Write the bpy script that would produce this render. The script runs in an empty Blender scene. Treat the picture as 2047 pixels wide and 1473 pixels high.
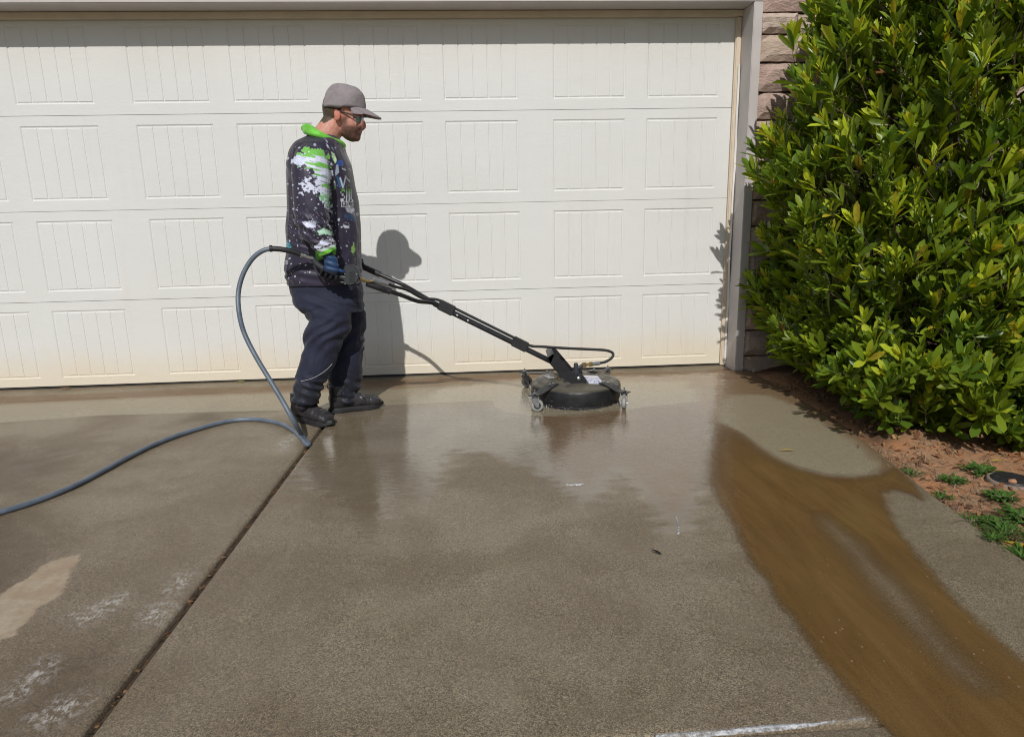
import bpy, bmesh, math, random
import numpy as np
from mathutils import Vector, Matrix, Euler, noise as mnoise

scene = bpy.context.scene
rng = np.random.default_rng(7)
random.seed(7)
rad = math.radians

# ------------------------------------------------------------------ camera
IW, IH, FPX = 2047.0, 1473.0, 1360.0
PITCH, YAW, ROLL = -0.2240, -0.0606, -0.0210
CAM = np.array([-1.8741, -4.9063, 1.1444])
_cy, _sy, _cp, _sp = math.cos(YAW), math.sin(YAW), math.cos(PITCH), math.sin(PITCH)
_f = np.array([-_sy * _cp, _cy * _cp, _sp]); _r = np.array([_cy, _sy, 0.0]); _u = np.cross(_r, _f)
_c, _s = math.cos(ROLL), math.sin(ROLL)
CR, CU, CF = _c * _r + _s * _u, -_s * _r + _c * _u, _f

def ray(u, v):
    return CF + CR * (u - IW / 2) / FPX + CU * (IH / 2 - v) / FPX
def G(u, v, z=0.0):
    """ground point seen at a photograph pixel"""
    d = ray(u, v); return CAM + d * ((z - CAM[2]) / d[2])
def AT(u, v, Y):
    """point at depth plane Y seen at a photograph pixel"""
    d = ray(u, v); return CAM + d * ((Y - CAM[1]) / d[1])
def PX(P):
    """photograph pixel of world points (n,3)"""
    d = np.asarray(P) - CAM; z = d @ CF
    return np.stack([IW / 2 + FPX * (d @ CR) / z, IH / 2 - FPX * (d @ CU) / z], 1)

cam_data = bpy.data.cameras.new("camera"); cam = bpy.data.objects.new("camera", cam_data)
scene.collection.objects.link(cam); scene.camera = cam
cam_data.sensor_width = 36.0; cam_data.lens = FPX * 36.0 / IW
cam_data.clip_start = 0.05; cam_data.clip_end = 3000
M = Matrix(((CR[0], CU[0], -CF[0], CAM[0]), (CR[1], CU[1], -CF[1], CAM[1]), (CR[2], CU[2], -CF[2], CAM[2]), (0, 0, 0, 1)))
cam.matrix_world = M

# ------------------------------------------------------------------ light
SUN_EL, SUN_AZ = rad(42.0), rad(7.5)      # the sun stands behind the camera, a little to its left
SD = Vector((math.sin(SUN_AZ) * math.cos(SUN_EL), math.cos(SUN_AZ) * math.cos(SUN_EL), -math.sin(SUN_EL)))
sun_d = bpy.data.lights.new("sun", 'SUN'); sun_d.energy = 4.0; sun_d.angle = rad(0.53); sun_d.color = (1.0, 0.965, 0.915)
sun = bpy.data.objects.new("sun", sun_d); scene.collection.objects.link(sun)
sun.rotation_euler = SD.to_track_quat('-Z', 'Y').to_euler(); sun.location = (-4, -12, 14)
world = bpy.data.worlds.new("World"); scene.world = world; world.use_nodes = True
wn = world.node_tree; wn.nodes.clear()
sky = wn.nodes.new('ShaderNodeTexSky'); sky.sky_type = 'NISHITA'; sky.sun_disc = False
sky.sun_elevation = SUN_EL; sky.sun_rotation = math.pi + SUN_AZ; sky.air_density = 1.0; sky.dust_density = 1.2
bg = wn.nodes.new('ShaderNodeBackground'); bg.inputs[1].default_value = 0.075
wo = wn.nodes.new('ShaderNodeOutputWorld')
wn.links.new(sky.outputs[0], bg.inputs[0]); wn.links.new(bg.outputs[0], wo.inputs[0])
vs = scene.view_settings; vs.view_transform = 'Standard'; vs.look = 'None'; vs.exposure = -0.42; vs.gamma = 1.0; vs.use_curve_mapping = False
scene.render.engine = 'CYCLES'
scene.cycles.use_denoising = True
try: scene.cycles.denoiser = 'OPENIMAGEDENOISE'
except Exception: pass
scene.cycles.max_bounces = 5; scene.cycles.diffuse_bounces = 3; scene.cycles.glossy_bounces = 3; scene.cycles.transmission_bounces = 2; scene.cycles.transparent_max_bounces = 8
scene.cycles.sample_clamp_indirect = 6.0
scene.render.filter_size = 1.05; scene.cycles.filter_width = 1.05
scene.cycles.use_adaptive_sampling = True; scene.cycles.adaptive_threshold = 0.02

# ------------------------------------------------------------------ helpers
COL = scene.collection
def link(o, parent=None):
    COL.objects.link(o)
    if parent is not None: o.parent = parent
    return o
def tag(o, label=None, cat=None, group=None, kind=None):
    if label: o['label'] = label
    if cat: o['category'] = cat
    if group: o['group'] = group
    if kind: o['kind'] = kind
    return o
def empty(name, loc=(0, 0, 0), label=None, cat=None, group=None, kind=None, parent=None):
    o = bpy.data.objects.new(name, None); o.empty_display_size = 0.1; link(o, parent); o.location = loc
    return tag(o, label, cat, group, kind)
def mesh_from(verts, faces, name='m', smooth=False):
    me = bpy.data.meshes.new(name); me.from_pydata([tuple(map(float, v)) for v in verts], [], faces); me.update()
    if smooth: me.polygons.foreach_set('use_smooth', [True] * len(me.polygons))
    return me
def obj(name, me, m, parent=None, smooth=None):
    """world-space mesh; children keep world coordinates relative to the parent's location"""
    o = bpy.data.objects.new(name, me); link(o, parent)
    if m is not None and not me.materials: me.materials.append(m)
    if parent is not None:
        w = Vector((0, 0, 0)); p = parent
        while p is not None: w = w + p.location; p = p.parent
        o.location = -w
    if smooth is not None: me.polygons.foreach_set('use_smooth', [smooth] * len(me.polygons))
    return o
class MB:
    """collects simple solids into one mesh"""
    def __init__(s): s.v = []; s.f = []
    def add(s, V, F):
        n = len(s.v); s.v.extend([tuple(map(float, p)) for p in V]); s.f.extend([tuple(i + n for i in f) for f in F]); return s
    def box(s, lo, hi):
        x0, y0, z0 = lo; x1, y1, z1 = hi
        return s.add([(x0, y0, z0), (x1, y0, z0), (x1, y1, z0), (x0, y1, z0), (x0, y0, z1), (x1, y0, z1), (x1, y1, z1), (x0, y1, z1)],
                     [(0, 3, 2, 1), (4, 5, 6, 7), (0, 1, 5, 4), (1, 2, 6, 5), (2, 3, 7, 6), (3, 0, 4, 7)])
    def obox(s, c, ax, ay, az):
        """oriented box: centre and three half-axis vectors"""
        c = np.array(c, float); ax, ay, az = (np.array(a, float) for a in (ax, ay, az))
        V = [c + i * ax + j * ay + k * az for k in (-1, 1) for (i, j) in ((-1, -1), (1, -1), (1, 1), (-1, 1))]
        return s.add(V, [(0, 3, 2, 1), (4, 5, 6, 7), (0, 1, 5, 4), (1, 2, 6, 5), (2, 3, 7, 6), (3, 0, 4, 7)])
    def tube(s, pts, r, n=10, cap=True):
        V, F = tube_geo(pts, r, n, cap); return s.add(V, F)
    def lathe(s, prof, c=(0, 0, 0), n=32, axis=(0, 0, 1)):
        """prof: (radius, height) list, closed at both ends"""
        a = np.array(axis, float); a /= np.linalg.norm(a)
        t = np.array([1, 0, 0.]) if abs(a[0]) < .9 else np.array([0, 1, 0.])
        e1 = np.cross(a, t); e1 /= np.linalg.norm(e1); e2 = np.cross(a, e1); c = np.array(c, float)
        V = []; F = []
        for (r_, h) in prof:
            for k in range(n):
                q = 2 * math.pi * k / n; V.append(c + a * h + r_ * (math.cos(q) * e1 + math.sin(q) * e2))
        for i in range(len(prof) - 1):
            for k in range(n):
                k2 = (k + 1) % n; F.append((i * n + k, i * n + k2, (i + 1) * n + k2, (i + 1) * n + k))
        F.append(tuple(range(n - 1, -1, -1))); F.append(tuple((len(prof) - 1) * n + k for k in range(n)))
        return s.add(V, F)
    def prism(s, poly, ext):
        """polygon of 3-D points extruded by vector ext"""
        n = len(poly); e = np.array(ext, float); P = [np.array(p, float) for p in poly]
        return s.add(P + [p + e for p in P], [tuple(range(n)), tuple(range(2 * n - 1, n - 1, -1))] + [(i, n + i, n + (i + 1) % n, (i + 1) % n) for i in range(n)])
    def build(s, name, m, parent=None, smooth=False, bevel=0.0, seg=2, auto=None):
        me = mesh_from(s.v, s.f, name)
        bm = bmesh.new(); bm.from_mesh(me); bmesh.ops.recalc_face_normals(bm, faces=bm.faces)
        if bevel > 0:
            ed = [e for e in bm.edges if len(e.link_faces) == 2 and e.calc_face_angle(0) > rad(35)]
            bmesh.ops.bevel(bm, geom=ed, offset=bevel, segments=seg, affect='EDGES', clamp_overlap=True)
        bm.to_mesh(me); bm.free()
        o = obj(name, me, m, parent)
        if smooth:
            me.polygons.foreach_set('use_smooth', [True] * len(me.polygons))
            me.set_sharp_from_angle(angle=rad(auto or 40))
        return o
def catmull(pts, n=8):
    P = [np.array(p, float) for p in pts]; P = [2 * P[0] - P[1]] + P + [2 * P[-1] - P[-2]]
    out = []
    for i in range(1, len(P) - 2):
        for k in range(n):
            t = k / n; a, b, c, d = P[i - 1:i + 3]
            out.append(.5 * (2 * b + (c - a) * t + (2 * a - 5 * b + 4 * c - d) * t * t + (3 * b - a - 3 * c + d) * t ** 3))
    out.append(P[-2]); return out
def tube_geo(pts, r, n=10, cap=True, side=None):
    P = [np.array(p, float) for p in pts]; R = r if hasattr(r, '__len__') else [r] * len(P)
    V = []; F = []; e1 = None
    for i, p in enumerate(P):
        t = P[min(i + 1, len(P) - 1)] - P[max(i - 1, 0)]; t /= np.linalg.norm(t) + 1e-12
        if e1 is None:
            a = np.array([0, 1, 0.]) if abs(t[1]) < .9 else np.array([1, 0, 0.]); e1 = np.cross(a, t)
        e1 = e1 - t * (e1 @ t); e1 /= np.linalg.norm(e1); e2 = np.cross(t, e1)
        rr = R[i] if hasattr(R[i], '__len__') else (R[i], R[i])
        for k in range(n):
            q = 2 * math.pi * k / n; V.append(p + rr[0] * math.cos(q) * e1 + rr[1] * math.sin(q) * e2)
    for i in range(len(P) - 1):
        for k in range(n):
            k2 = (k + 1) % n; F.append((i * n + k, i * n + k2, (i + 1) * n + k2, (i + 1) * n + k))
    if cap: F.append(tuple(range(n - 1, -1, -1))); F.append(tuple((len(P) - 1) * n + k for k in range(n)))
    return V, F

# ------------------------------------------------------------------ materials
MATS = {}
class NT:
    def __init__(s, name):
        s.m = bpy.data.materials.new(name); s.m.use_nodes = True; s.t = s.m.node_tree; s.t.nodes.clear()
        s.out = s.t.nodes.new('ShaderNodeOutputMaterial'); MATS[name] = s.m
    def n(s, typ, **kw):
        nd = s.t.nodes.new('ShaderNode' + typ)
        ins = kw.pop('i', {})
        for k, v in kw.items(): setattr(nd, k, v)
        for k, v in ins.items():
            sock = nd.inputs[k]
            if isinstance(v, bpy.types.NodeSocket): s.t.links.new(v, sock)
            else: sock.default_value = v
        return nd
    def pos(s): return s.n('NewGeometry').outputs['Position']
    def objc(s): return s.n('TexCoord').outputs['Object']
    def map(s, vec, scale=(1, 1, 1), loc=(0, 0, 0), rot=(0, 0, 0)): return s.n('Mapping', i={'Vector': vec, 'Scale': scale, 'Location': loc, 'Rotation': rot}).outputs[0]
    def noise(s, vec, scale, detail=4, rough=.55, dist=0.0): return s.n('TexNoise', i={'Vector': vec, 'Scale': scale, 'Detail': detail, 'Roughness': rough, 'Distortion': dist}).outputs['Fac']
    def voro(s, vec, scale, feature='F1', out='Distance'): return s.n('TexVoronoi', feature=feature, i={'Vector': vec, 'Scale': scale}).outputs[out]
    def ramp(s, fac, stops):
        nd = s.n('ValToRGB', i={'Fac': fac}); cr = nd.color_ramp
        while len(cr.elements) > 1: cr.elements.remove(cr.elements[-1])
        for k, (p, c) in enumerate(stops):
            e = cr.elements[0] if k == 0 else cr.elements.new(p)
            e.position = p; e.color = (c[0], c[1], c[2], 1) if hasattr(c, '__len__') else (c, c, c, 1)
        return nd.outputs[0]
    def step(s, fac, a, b, lo=0.0, hi=1.0): return s.n('MapRange', interpolation_type='SMOOTHSTEP', i={'Value': fac, 'From Min': a, 'From Max': b, 'To Min': lo, 'To Max': hi}).outputs[0]
    def lin(s, fac, a, b, lo=0.0, hi=1.0): return s.n('MapRange', i={'Value': fac, 'From Min': a, 'From Max': b, 'To Min': lo, 'To Max': hi}).outputs[0]
    def mix(s, fac, a, b, mode='MIX'):
        nd = s.n('Mix', data_type='RGBA', blend_type=mode)
        for k, v in ((0, fac), (6, a), (7, b)):
            if isinstance(v, bpy.types.NodeSocket): s.t.links.new(v, nd.inputs[k])
            else: nd.inputs[k].default_value = (tuple(v) + (1,))[:4] if hasattr(v, '__len__') else (v if k == 0 else (v, v, v, 1))
        return nd.outputs[2]
    def math(s, op, a, b=0.0, c=None, clamp=False):
        nd = s.n('Math', operation=op, use_clamp=clamp)
        for k, v in enumerate((a, b) if c is None else (a, b, c)):
            if isinstance(v, bpy.types.NodeSocket): s.t.links.new(v, nd.inputs[k])
            else: nd.inputs[k].default_value = v
        return nd.outputs[0]
    def attr(s, name, out='Fac'): return s.n('Attribute', attribute_name=name).outputs[out]
    def bump(s, h, strength=.3, dist=.01, normal=None):
        i = {'Height': h, 'Strength': strength, 'Distance': dist}
        if normal is not None: i['Normal'] = normal
        return s.n('Bump', i=i).outputs[0]
    def bsdf(s, col, rough=.5, normal=None, **kw):
        nd = s.n('BsdfPrincipled')
        def put(k, v):
            if isinstance(v, bpy.types.NodeSocket): s.t.links.new(v, nd.inputs[k])
            else: nd.inputs[k].default_value = (tuple(v) + (1,))[:4] if (hasattr(v, '__len__') and k in ('Base Color', 'Coat Tint', 'Specular Tint')) else v
        put('Base Color', col); put('Roughness', rough)
        if normal is not None: put('Normal', normal)
        for k, v in kw.items(): put(k.replace('_', ' '), v)
        return nd
    def done(s, sh):
        s.t.links.new(sh.outputs[0] if not isinstance(sh, bpy.types.NodeSocket) else sh, s.out.inputs[0]); return s.m

def simple(name, col, rough=.5, metal=0.0, var=.12, vscale=30.0, bump=.1, bscale=200.0, bdist=.001, spec=.5, coat=0.0):
    t = NT(name); p = t.objc(); nz = t.noise(p, vscale, 4)
    c = t.mix(1.0, col, t.ramp(nz, [(.25, 1 - var), (.75, 1 + var)]), 'MULTIPLY')
    b = t.bump(t.noise(p, bscale, 3), bump, bdist)
    r = t.lin(t.noise(p, vscale * 1.7, 3), .3, .7, rough * .85, min(1, rough * 1.15))
    sh = t.bsdf(c, r, b, Metallic=metal, Specular_IOR_Level=spec, Coat_Weight=coat)
    return t.done(sh)

def m_door():
    t = NT('door_paint'); p = t.pos()
    z = t.n('SeparateXYZ', i={0: p}).outputs[2]
    grain = t.noise(t.map(p, (14, 14, 420)), 1.0, 5, .65, 1.2)
    big = t.noise(p, 2.3, 4, .6)
    # splashed soil has stained the lowest part of the door
    zz = t.math('ADD', z, t.math('ADD', t.math('MULTIPLY', t.math('SUBTRACT', big, .5), .22), t.math('MULTIPLY', t.math('SUBTRACT', t.noise(p, 40, 3, .7), .5), .10)))
    st = t.step(zz, .05, .36, 1.0, 0.0)
    c = t.mix(t.lin(t.noise(p, 1.2, 3), .35, .65), (.730, .735, .715), (.755, .762, .745))
    c = t.mix(t.math('MULTIPLY', st, .66), c, (.755, .655, .47))
    sp = t.step(t.noise(p, 55, 4, .7), .66, .74)
    c = t.mix(t.math('MULTIPLY', t.math('MULTIPLY', sp, st), .35), c, (.42, .28, .15))
    top = t.step(z, 2.02, 2.28); c = t.mix(t.math('MULTIPLY', top, .2), c, (.70, .64, .53))
    drip = t.step(t.noise(t.map(p, (9, 9, .5)), 1.0, 3), .55, .75); c = t.mix(t.math('MULTIPLY', drip, .10), c, (.55, .5, .42))
    wavy = t.bump(t.noise(t.map(p, (1.4, 1.4, 2.6)), 1.0, 2), .25, .02); b = t.bump(grain, .55, .0022, wavy)
    dots = t.math('MULTIPLY', t.step(t.voro(p, 24), .085, .05), t.step(zz, .75, .02)); c = t.mix(t.math('MULTIPLY', dots, .45), c, (.40, .29, .18))
    return t.done(t.bsdf(c, .42, b, Specular_IOR_Level=.35))
M_DOOR = m_door()
M_TRIM = simple('taupe_trim_paint', (.54, .50, .48), .55, var=.08, vscale=6, bump=.15, bscale=90)
M_CREAM = simple('cream_stop_vinyl', (.66, .56, .43), .5, var=.08, vscale=9)
M_WHITE = simple('white_vinyl', (.78, .77, .74), .45, var=.05, vscale=8)
M_RUBBER = simple('black_rubber', (.022, .022, .024), .55, var=.25, vscale=40)
M_BLACK = simple('black_powder_coat', (.017, .018, .021), .38, var=.3, vscale=25, bump=.2, bscale=350)
M_STEEL = simple('zinc_steel', (.55, .56, .57), .34, 1.0, var=.2, vscale=60)
M_BRASS = simple('brass', (.62, .45, .20), .32, 1.0, var=.2, vscale=80)
M_WHEEL = simple('grey_wheel_rubber', (.30, .30, .29), .6, var=.15, vscale=60)
M_HUB = simple('dark_hub_plastic', (.035, .04, .047), .5)
M_MORTAR = simple('mortar', (.16, .13, .11), .9, var=.3, vscale=40, bump=.5, bscale=150, bdist=.004)

def m_stone():
    t = NT('cut_stone'); p = t.pos(); rnd = t.n('ObjectInfo').outputs['Random']
    base = t.ramp(rnd, [(0, (.52, .39, .31)), (.3, (.60, .49, .38)), (.55, (.52, .37, .32)), (.8, (.54, .45, .36)), (1, (.62, .51, .42))])
    n1 = t.noise(p, 9, 6, .65, .8); n2 = t.noise(t.map(p, (10, 10, 34)), 1.0, 6, .7, 1.5)
    c = t.mix(t.math('MULTIPLY', t.step(n1, .4, .7), .8), base, (.40, .28, .24)); c = t.mix(t.math('MULTIPLY', t.step(n2, .5, .75), .6), c, (.66, .55, .45))
    c = t.mix(t.math('MULTIPLY', t.step(t.noise(p, 3.5, 3), .55, .7), .5), c, (.38, .33, .23))
    h = t.math('ADD', n2, t.math('MULTIPLY', t.noise(p, 45, 5, .7), .5))
    return t.done(t.bsdf(c, .85, t.bump(h, .8, .018), Specular_IOR_Level=.25))
M_STONE = m_stone()

def m_concrete():
    t = NT('driveway_concrete'); p = t.pos()
    cell = t.n('SeparateColor', i={0: t.voro(p, 300, out='Color')}).outputs[0]; fine = t.math('ADD', t.math('MULTIPLY', cell, .5), t.math('MULTIPLY', t.noise(p, 120, 3, .75), .5)); mid = t.noise(p, 38, 3, .65); big = t.noise(p, 2.6, 4, .6, .5); huge = t.noise(p, .9, 1)
    grain = t.noise(p, 400, 1, .6)
    film0 = t.attr('film'); light0 = t.attr('light'); dry0 = t.attr('dry'); mud0 = t.attr('stain'); white0 = t.attr('scale'); dark0 = t.attr('dark')
    wob = t.math('MULTIPLY', t.math('SUBTRACT', t.noise(p, 14, 4, .65), .5), .09)
    film = t.step(t.math('ADD', film0, t.math('MULTIPLY', t.math('SUBTRACT', t.noise(t.map(p, (8, 18, 8)), 1.0, 5, .72), .5), .36)), -.07, .08)
    light = t.step(t.math('ADD', light0, t.math('MULTIPLY', wob, .25)), -.006, .006)
    dry = t.step(t.math('ADD', dry0, t.math('ADD', t.math('MULTIPLY', wob, .6), t.math('MULTIPLY', t.math('SUBTRACT', t.noise(t.map(p, (120, 40, 60)), 1.0, 3, .7), .5), .045))), -.008, .008)
    mud = t.step(t.math('ADD', mud0, t.math('MULTIPLY', wob, 1.1)), -.06, .035)
    wt = t.math('MULTIPLY', t.step(white0, -.05, .03), t.step(t.math('ADD', t.math('MULTIPLY', mid, .6), t.math('MULTIPLY', t.noise(t.map(p, (150, 60, 10), rot=(0, 0, .5)), 1.0, 4, .8), .6)), .56, .72))
    dk = t.step(t.math('ADD', dark0, t.math('MULTIPLY', wob, 3.0)), -.22, .12)
    # concrete itself: damp cement paste with exposed sand and grit
    c = t.mix(t.step(big, .33, .68), (.172, .135, .086), (.230, .190, .130))
    c = t.mix(t.math('MULTIPLY', t.step(huge, .45, .65), .5), c, (.170, .128, .086))
    c = t.mix(t.math('MULTIPLY', t.step(mid, .52, .72), .4), c, (.12, .098, .074))
    gv = t.mix(t.step(t.noise(p, 6, 3), .3, .7), t.ramp(fine, [(.25, .68), (.5, 1.0), (.75, 1.36)]), t.ramp(fine, [(.25, .46), (.5, .98), (.75, 1.68)]))
    c = t.mix(t.math('SUBTRACT', 1.0, t.math('MULTIPLY', film, .7)), c, t.mix(1.0, c, gv, 'MULTIPLY'))
    sand = t.step(grain, .60, .70); c = t.mix(t.math('MULTIPLY', sand, t.math('SUBTRACT', .38, t.math('MULTIPLY', film, .3))), c, (.60, .54, .44))
    pit = t.step(t.voro(p, 190), .16, .06); c = t.mix(t.math('MULTIPLY', t.math('MULTIPLY', pit, t.math('SUBTRACT', 1.0, film)), .45), c, (.05, .042, .034))
    spk = t.math('MULTIPLY', t.step(t.voro(p, 62), .13, .06), t.math('SUBTRACT', 1.0, t.math('MULTIPLY', film, .75))); c = t.mix(t.math('MULTIPLY', spk, .7), c, (.52, .48, .41))
    c = t.mix(t.math('MULTIPLY', dk, .55), c, (.072, .045, .026))
    c = t.mix(t.math('MULTIPLY', light, .62), c, t.mix(t.step(mid, .3, .7), (.30, .255, .165), (.36, .315, .22)))
    c = t.mix(t.math('MULTIPLY', mud, t.lin(mid, .3, .7, .55, .85)), c, (.165, .092, .042))
    c = t.mix(t.math('MULTIPLY', wt, .85), c, (.56, .54, .50))
    dc = t.mix(t.step(t.noise(p, 9, 5, .7), .35, .7), (.36, .275, .185), (.46, .385, .29))
    dc = t.mix(t.math('MULTIPLY', t.step(mid, .45, .7), .35), dc, (.28, .22, .16)); c = t.mix(dry, c, dc)
    spec_r = t.mix(film, t.lin(fine, .3, .7, .42, .62), .045)
    damp = t.step(big, .40, .62)
    spec_r = t.mix(t.math('MULTIPLY', t.math('MULTIPLY', damp, .5), t.math('SUBTRACT', 1.0, film)), spec_r, .30)
    spec_r = t.mix(t.math('MULTIPLY', light, .7), spec_r, .22)
    spec_r = t.mix(dry, spec_r, .85)
    hb = t.math('ADD', t.math('MULTIPLY', fine, .7), t.math('MULTIPLY', grain, .45))
    b1 = t.bump(hb, t.math('SUBTRACT', .55, t.math('MULTIPLY', film, .53)), .0018)
    rip = t.math('ADD', t.noise(t.map(p, (22, 55, 22)), 1.0, 3, .55), t.math('MULTIPLY', t.noise(t.map(p, (60, 150, 60)), 1.0, 2, .5), .3))
    b2 = t.bump(rip, t.math('MULTIPLY', film, .12), .010, b1)
    sh = t.bsdf(c, spec_r, b2, IOR=1.38, Specular_IOR_Level=.5, Coat_Weight=t.math('MULTIPLY', film, .85), Coat_Roughness=.03, Coat_IOR=1.38, Coat_Normal=b2)
    return t.done(sh)
M_CONC = m_concrete()

def m_mudwater():
    t = NT('muddy_water'); p = t.pos(); e = t.attr('depth')
    w = t.math('MULTIPLY', t.math('SUBTRACT', t.noise(t.map(p, (30, 8, 10)), 1.0, 6, .7), .5), .07)
    fl = t.noise(t.map(p, (16, 2.2, 8), rot=(0, 0, .10)), 1.0, 6, .6, .6)
    gr = t.noise(p, 420, 2, .6)
    c = t.mix(t.step(fl, .25, .75), (.146, .080, .028), (.182, .106, .041))
    c = t.mix(t.math('MULTIPLY', t.step(t.noise(p, 1.7, 4), .35, .7), .5), c, (.186, .112, .046))
    c = t.mix(1.0, c, t.ramp(gr, [(.3, .80), (.7, 1.20)]), 'MULTIPLY')
    fk = t.step(t.voro(t.map(p, (44, 26, 30), rot=(0, 0, .35)), 1.0), .13, .05); c = t.mix(t.math('MULTIPLY', t.math('MULTIPLY', fk, t.step(t.noise(p, 3.1, 2), .42, .6)), .75), c, (.48, .38, .28))
    a = t.step(t.math('ADD', e, t.math('ADD', w, t.math('MULTIPLY', t.math('SUBTRACT', t.noise(p, 150, 2), .5), .025))), -.005, .05)
    soft = t.attr('soft')
    a = t.math('MULTIPLY', t.math('MULTIPLY', a, soft, clamp=True), t.lin(t.math('ADD', t.math('MULTIPLY', fl, .6), t.math('MULTIPLY', gr, .4)), .3, .65, .80, .985), clamp=True)
    b = t.bump(t.math('ADD', t.noise(t.map(p, (40, 24, 20)), 1.0, 3), t.math('MULTIPLY', t.noise(p, 130, 2), .35)), .10, .008)
    sh = t.bsdf(c, .09, b, IOR=1.33, Specular_IOR_Level=.5, Alpha=a)
    return t.done(sh)
M_MUD = m_mudwater()

def m_soil():
    t = NT('red_clay_soil'); p = t.pos()
    n1 = t.noise(p, 7, 6, .7); n2 = t.noise(p, 60, 5, .75); n3 = t.noise(p, 260, 3, .7)
    c = t.mix(t.step(n1, .35, .65), (.60, .285, .135), (.52, .33, .20)); c = t.mix(t.math('MULTIPLY', t.step(n2, .5, .7), .6), c, (.32, .17, .095))
    c = t.mix(t.math('MULTIPLY', t.step(n3, .52, .7), .6), c, (.62, .36, .21))
    wet = t.step(t.attr('wet'), -.05, .12); c = t.mix(t.math('MULTIPLY', wet, .8), c, (.036, .020, .012))  # near-black mix paints the shrub's shade into the soil colour
    h = t.math('ADD', n2, t.math('MULTIPLY', n3, .6))
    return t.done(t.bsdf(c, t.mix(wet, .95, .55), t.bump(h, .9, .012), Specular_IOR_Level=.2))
M_SOIL = m_soil()
def m_lawn():
    t = NT('lawn_ground'); p = t.pos()
    c = t.mix(t.step(t.noise(p, .7, 6, .7), .35, .65), (.16, .12, .06), (.07, .10, .03)); c = t.mix(.5, c, t.ramp(t.noise(p, 30, 4), [(.3, (.05, .05, .02)), (.7, (.22, .19, .1))]))
    return t.done(t.bsdf(c, .95, t.bump(t.noise(p, 50, 4), .6, .03)))
M_LAWN = m_lawn()

def m_leaf():
    t = NT('glossy_leaf'); col = t.attr('tint', 'Color'); n = t.noise(t.objc(), 55, 3)
    c = t.mix(1.0, col, t.ramp(n, [(.3, .85), (.7, 1.15)]), 'MULTIPLY')
    pr = t.bsdf(c, .36, None, Specular_IOR_Level=.42)
    tr = t.n('BsdfTranslucent', i={'Color': t.mix(1.0, c, (1.6, 1.5, .45), 'MULTIPLY')})
    mx = t.n('MixShader', i={0: .30}); t.t.links.new(pr.outputs[0], mx.inputs[1]); t.t.links.new(tr.outputs[0], mx.inputs[2])
    return t.done(mx)
M_LEAF = m_leaf()
M_BARK = simple('shrub_bark', (.14, .10, .065), .85, var=.3, vscale=40, bump=.5, bscale=120, bdist=.003)
def m_tint(name, rough=.7, spec=.3, bscale=500, bstr=.3, bdist=.0008, transl=0.0, sheen=0.0, attr='tint'):
    t = NT(name); col = t.attr(attr, 'Color'); p = t.objc()
    n = t.noise(p, 60, 3); c = t.mix(1.0, col, t.ramp(n, [(.3, .9), (.7, 1.1)]), 'MULTIPLY')
    pr = t.bsdf(c, rough, t.bump(t.noise(p, bscale, 2), bstr, bdist), Specular_IOR_Level=spec, Sheen_Weight=sheen)
    if transl > 0:
        tr = t.n('BsdfTranslucent', i={'Color': c}); mx = t.n('MixShader', i={0: transl})
        t.t.links.new(pr.outputs[0], mx.inputs[1]); t.t.links.new(tr.outputs[0], mx.inputs[2]); return t.done(mx)
    return t.done(pr)
M_TINT = m_tint('dry_plant_matter', .8, .2, transl=.2)

def set_attr(me, name, vals, typ='FLOAT'):
    a = me.attributes.new(name, typ, 'POINT')
    if typ == 'FLOAT': a.data.foreach_set('value', np.ascontiguousarray(vals, dtype=np.float32))
    else:
        v = np.ones((len(vals), 4), np.float32); v[:, :3] = vals; a.data.foreach_set('color', v.ravel())
def sdf_poly(P, poly):
    """signed distance (inside positive) of points P (n,2) to a polygon"""
    poly = np.asarray(poly, float); d = np.full(len(P), 1e9); ins = np.zeros(len(P), bool); n = len(poly)
    for i in range(n):
        a, b = poly[i], poly[(i + 1) % n]; e = b - a; w = P - a
        t = np.clip((w @ e) / (e @ e + 1e-12), 0, 1); q = w - t[:, None] * e; d = np.minimum(d, (q * q).sum(1))
        c1 = (a[1] <= P[:, 1]) & (P[:, 1] < b[1]); c2 = (b[1] <= P[:, 1]) & (P[:, 1] < a[1]); cr = e[0] * w[:, 1] - e[1] * w[:, 0]
        ins ^= (c1 & (cr > 0)) | (c2 & (cr < 0))
    d = np.sqrt(d); return np.where(ins, d, -d)
def gpoly(px): return [G(u, v)[:2] for u, v in px]

# ================================================================== HOUSE
DW, DH, SEC = 5.5656, 2.4384, 0.6096      # overhead door
FY = -0.22                                  # face of the door surround
house = empty('house', (0.4, 0, 0), 'house front with taupe door surround and stone pier beside the garage', 'house')
# surround: header, jambs, wall above
o = MB().box((-DW - .19, FY, DH + .005), (.086, .0, DH + .36)).build('header_trim', M_TRIM, house, bevel=.004)
MB().box((-DW - .16, -.045, DH - .035), (.03, -.006, DH + .003)).build('head_stop', M_CREAM, house, bevel=.003)
for x0, x1 in ((.026, .086), (-DW - .086, -DW - .026)):
    MB().box((x0, FY, -.01), (x1, .06, DH + .004)).build('jamb', M_TRIM, house, bevel=.004)
for x0, x1 in ((-.012, .0255), (-DW - .0255, -DW + .012)):
    MB().box((x0, -.030, .0), (x1, -.004, DH - .036)).build('door_stop', M_CREAM, house, bevel=.006)
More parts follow.
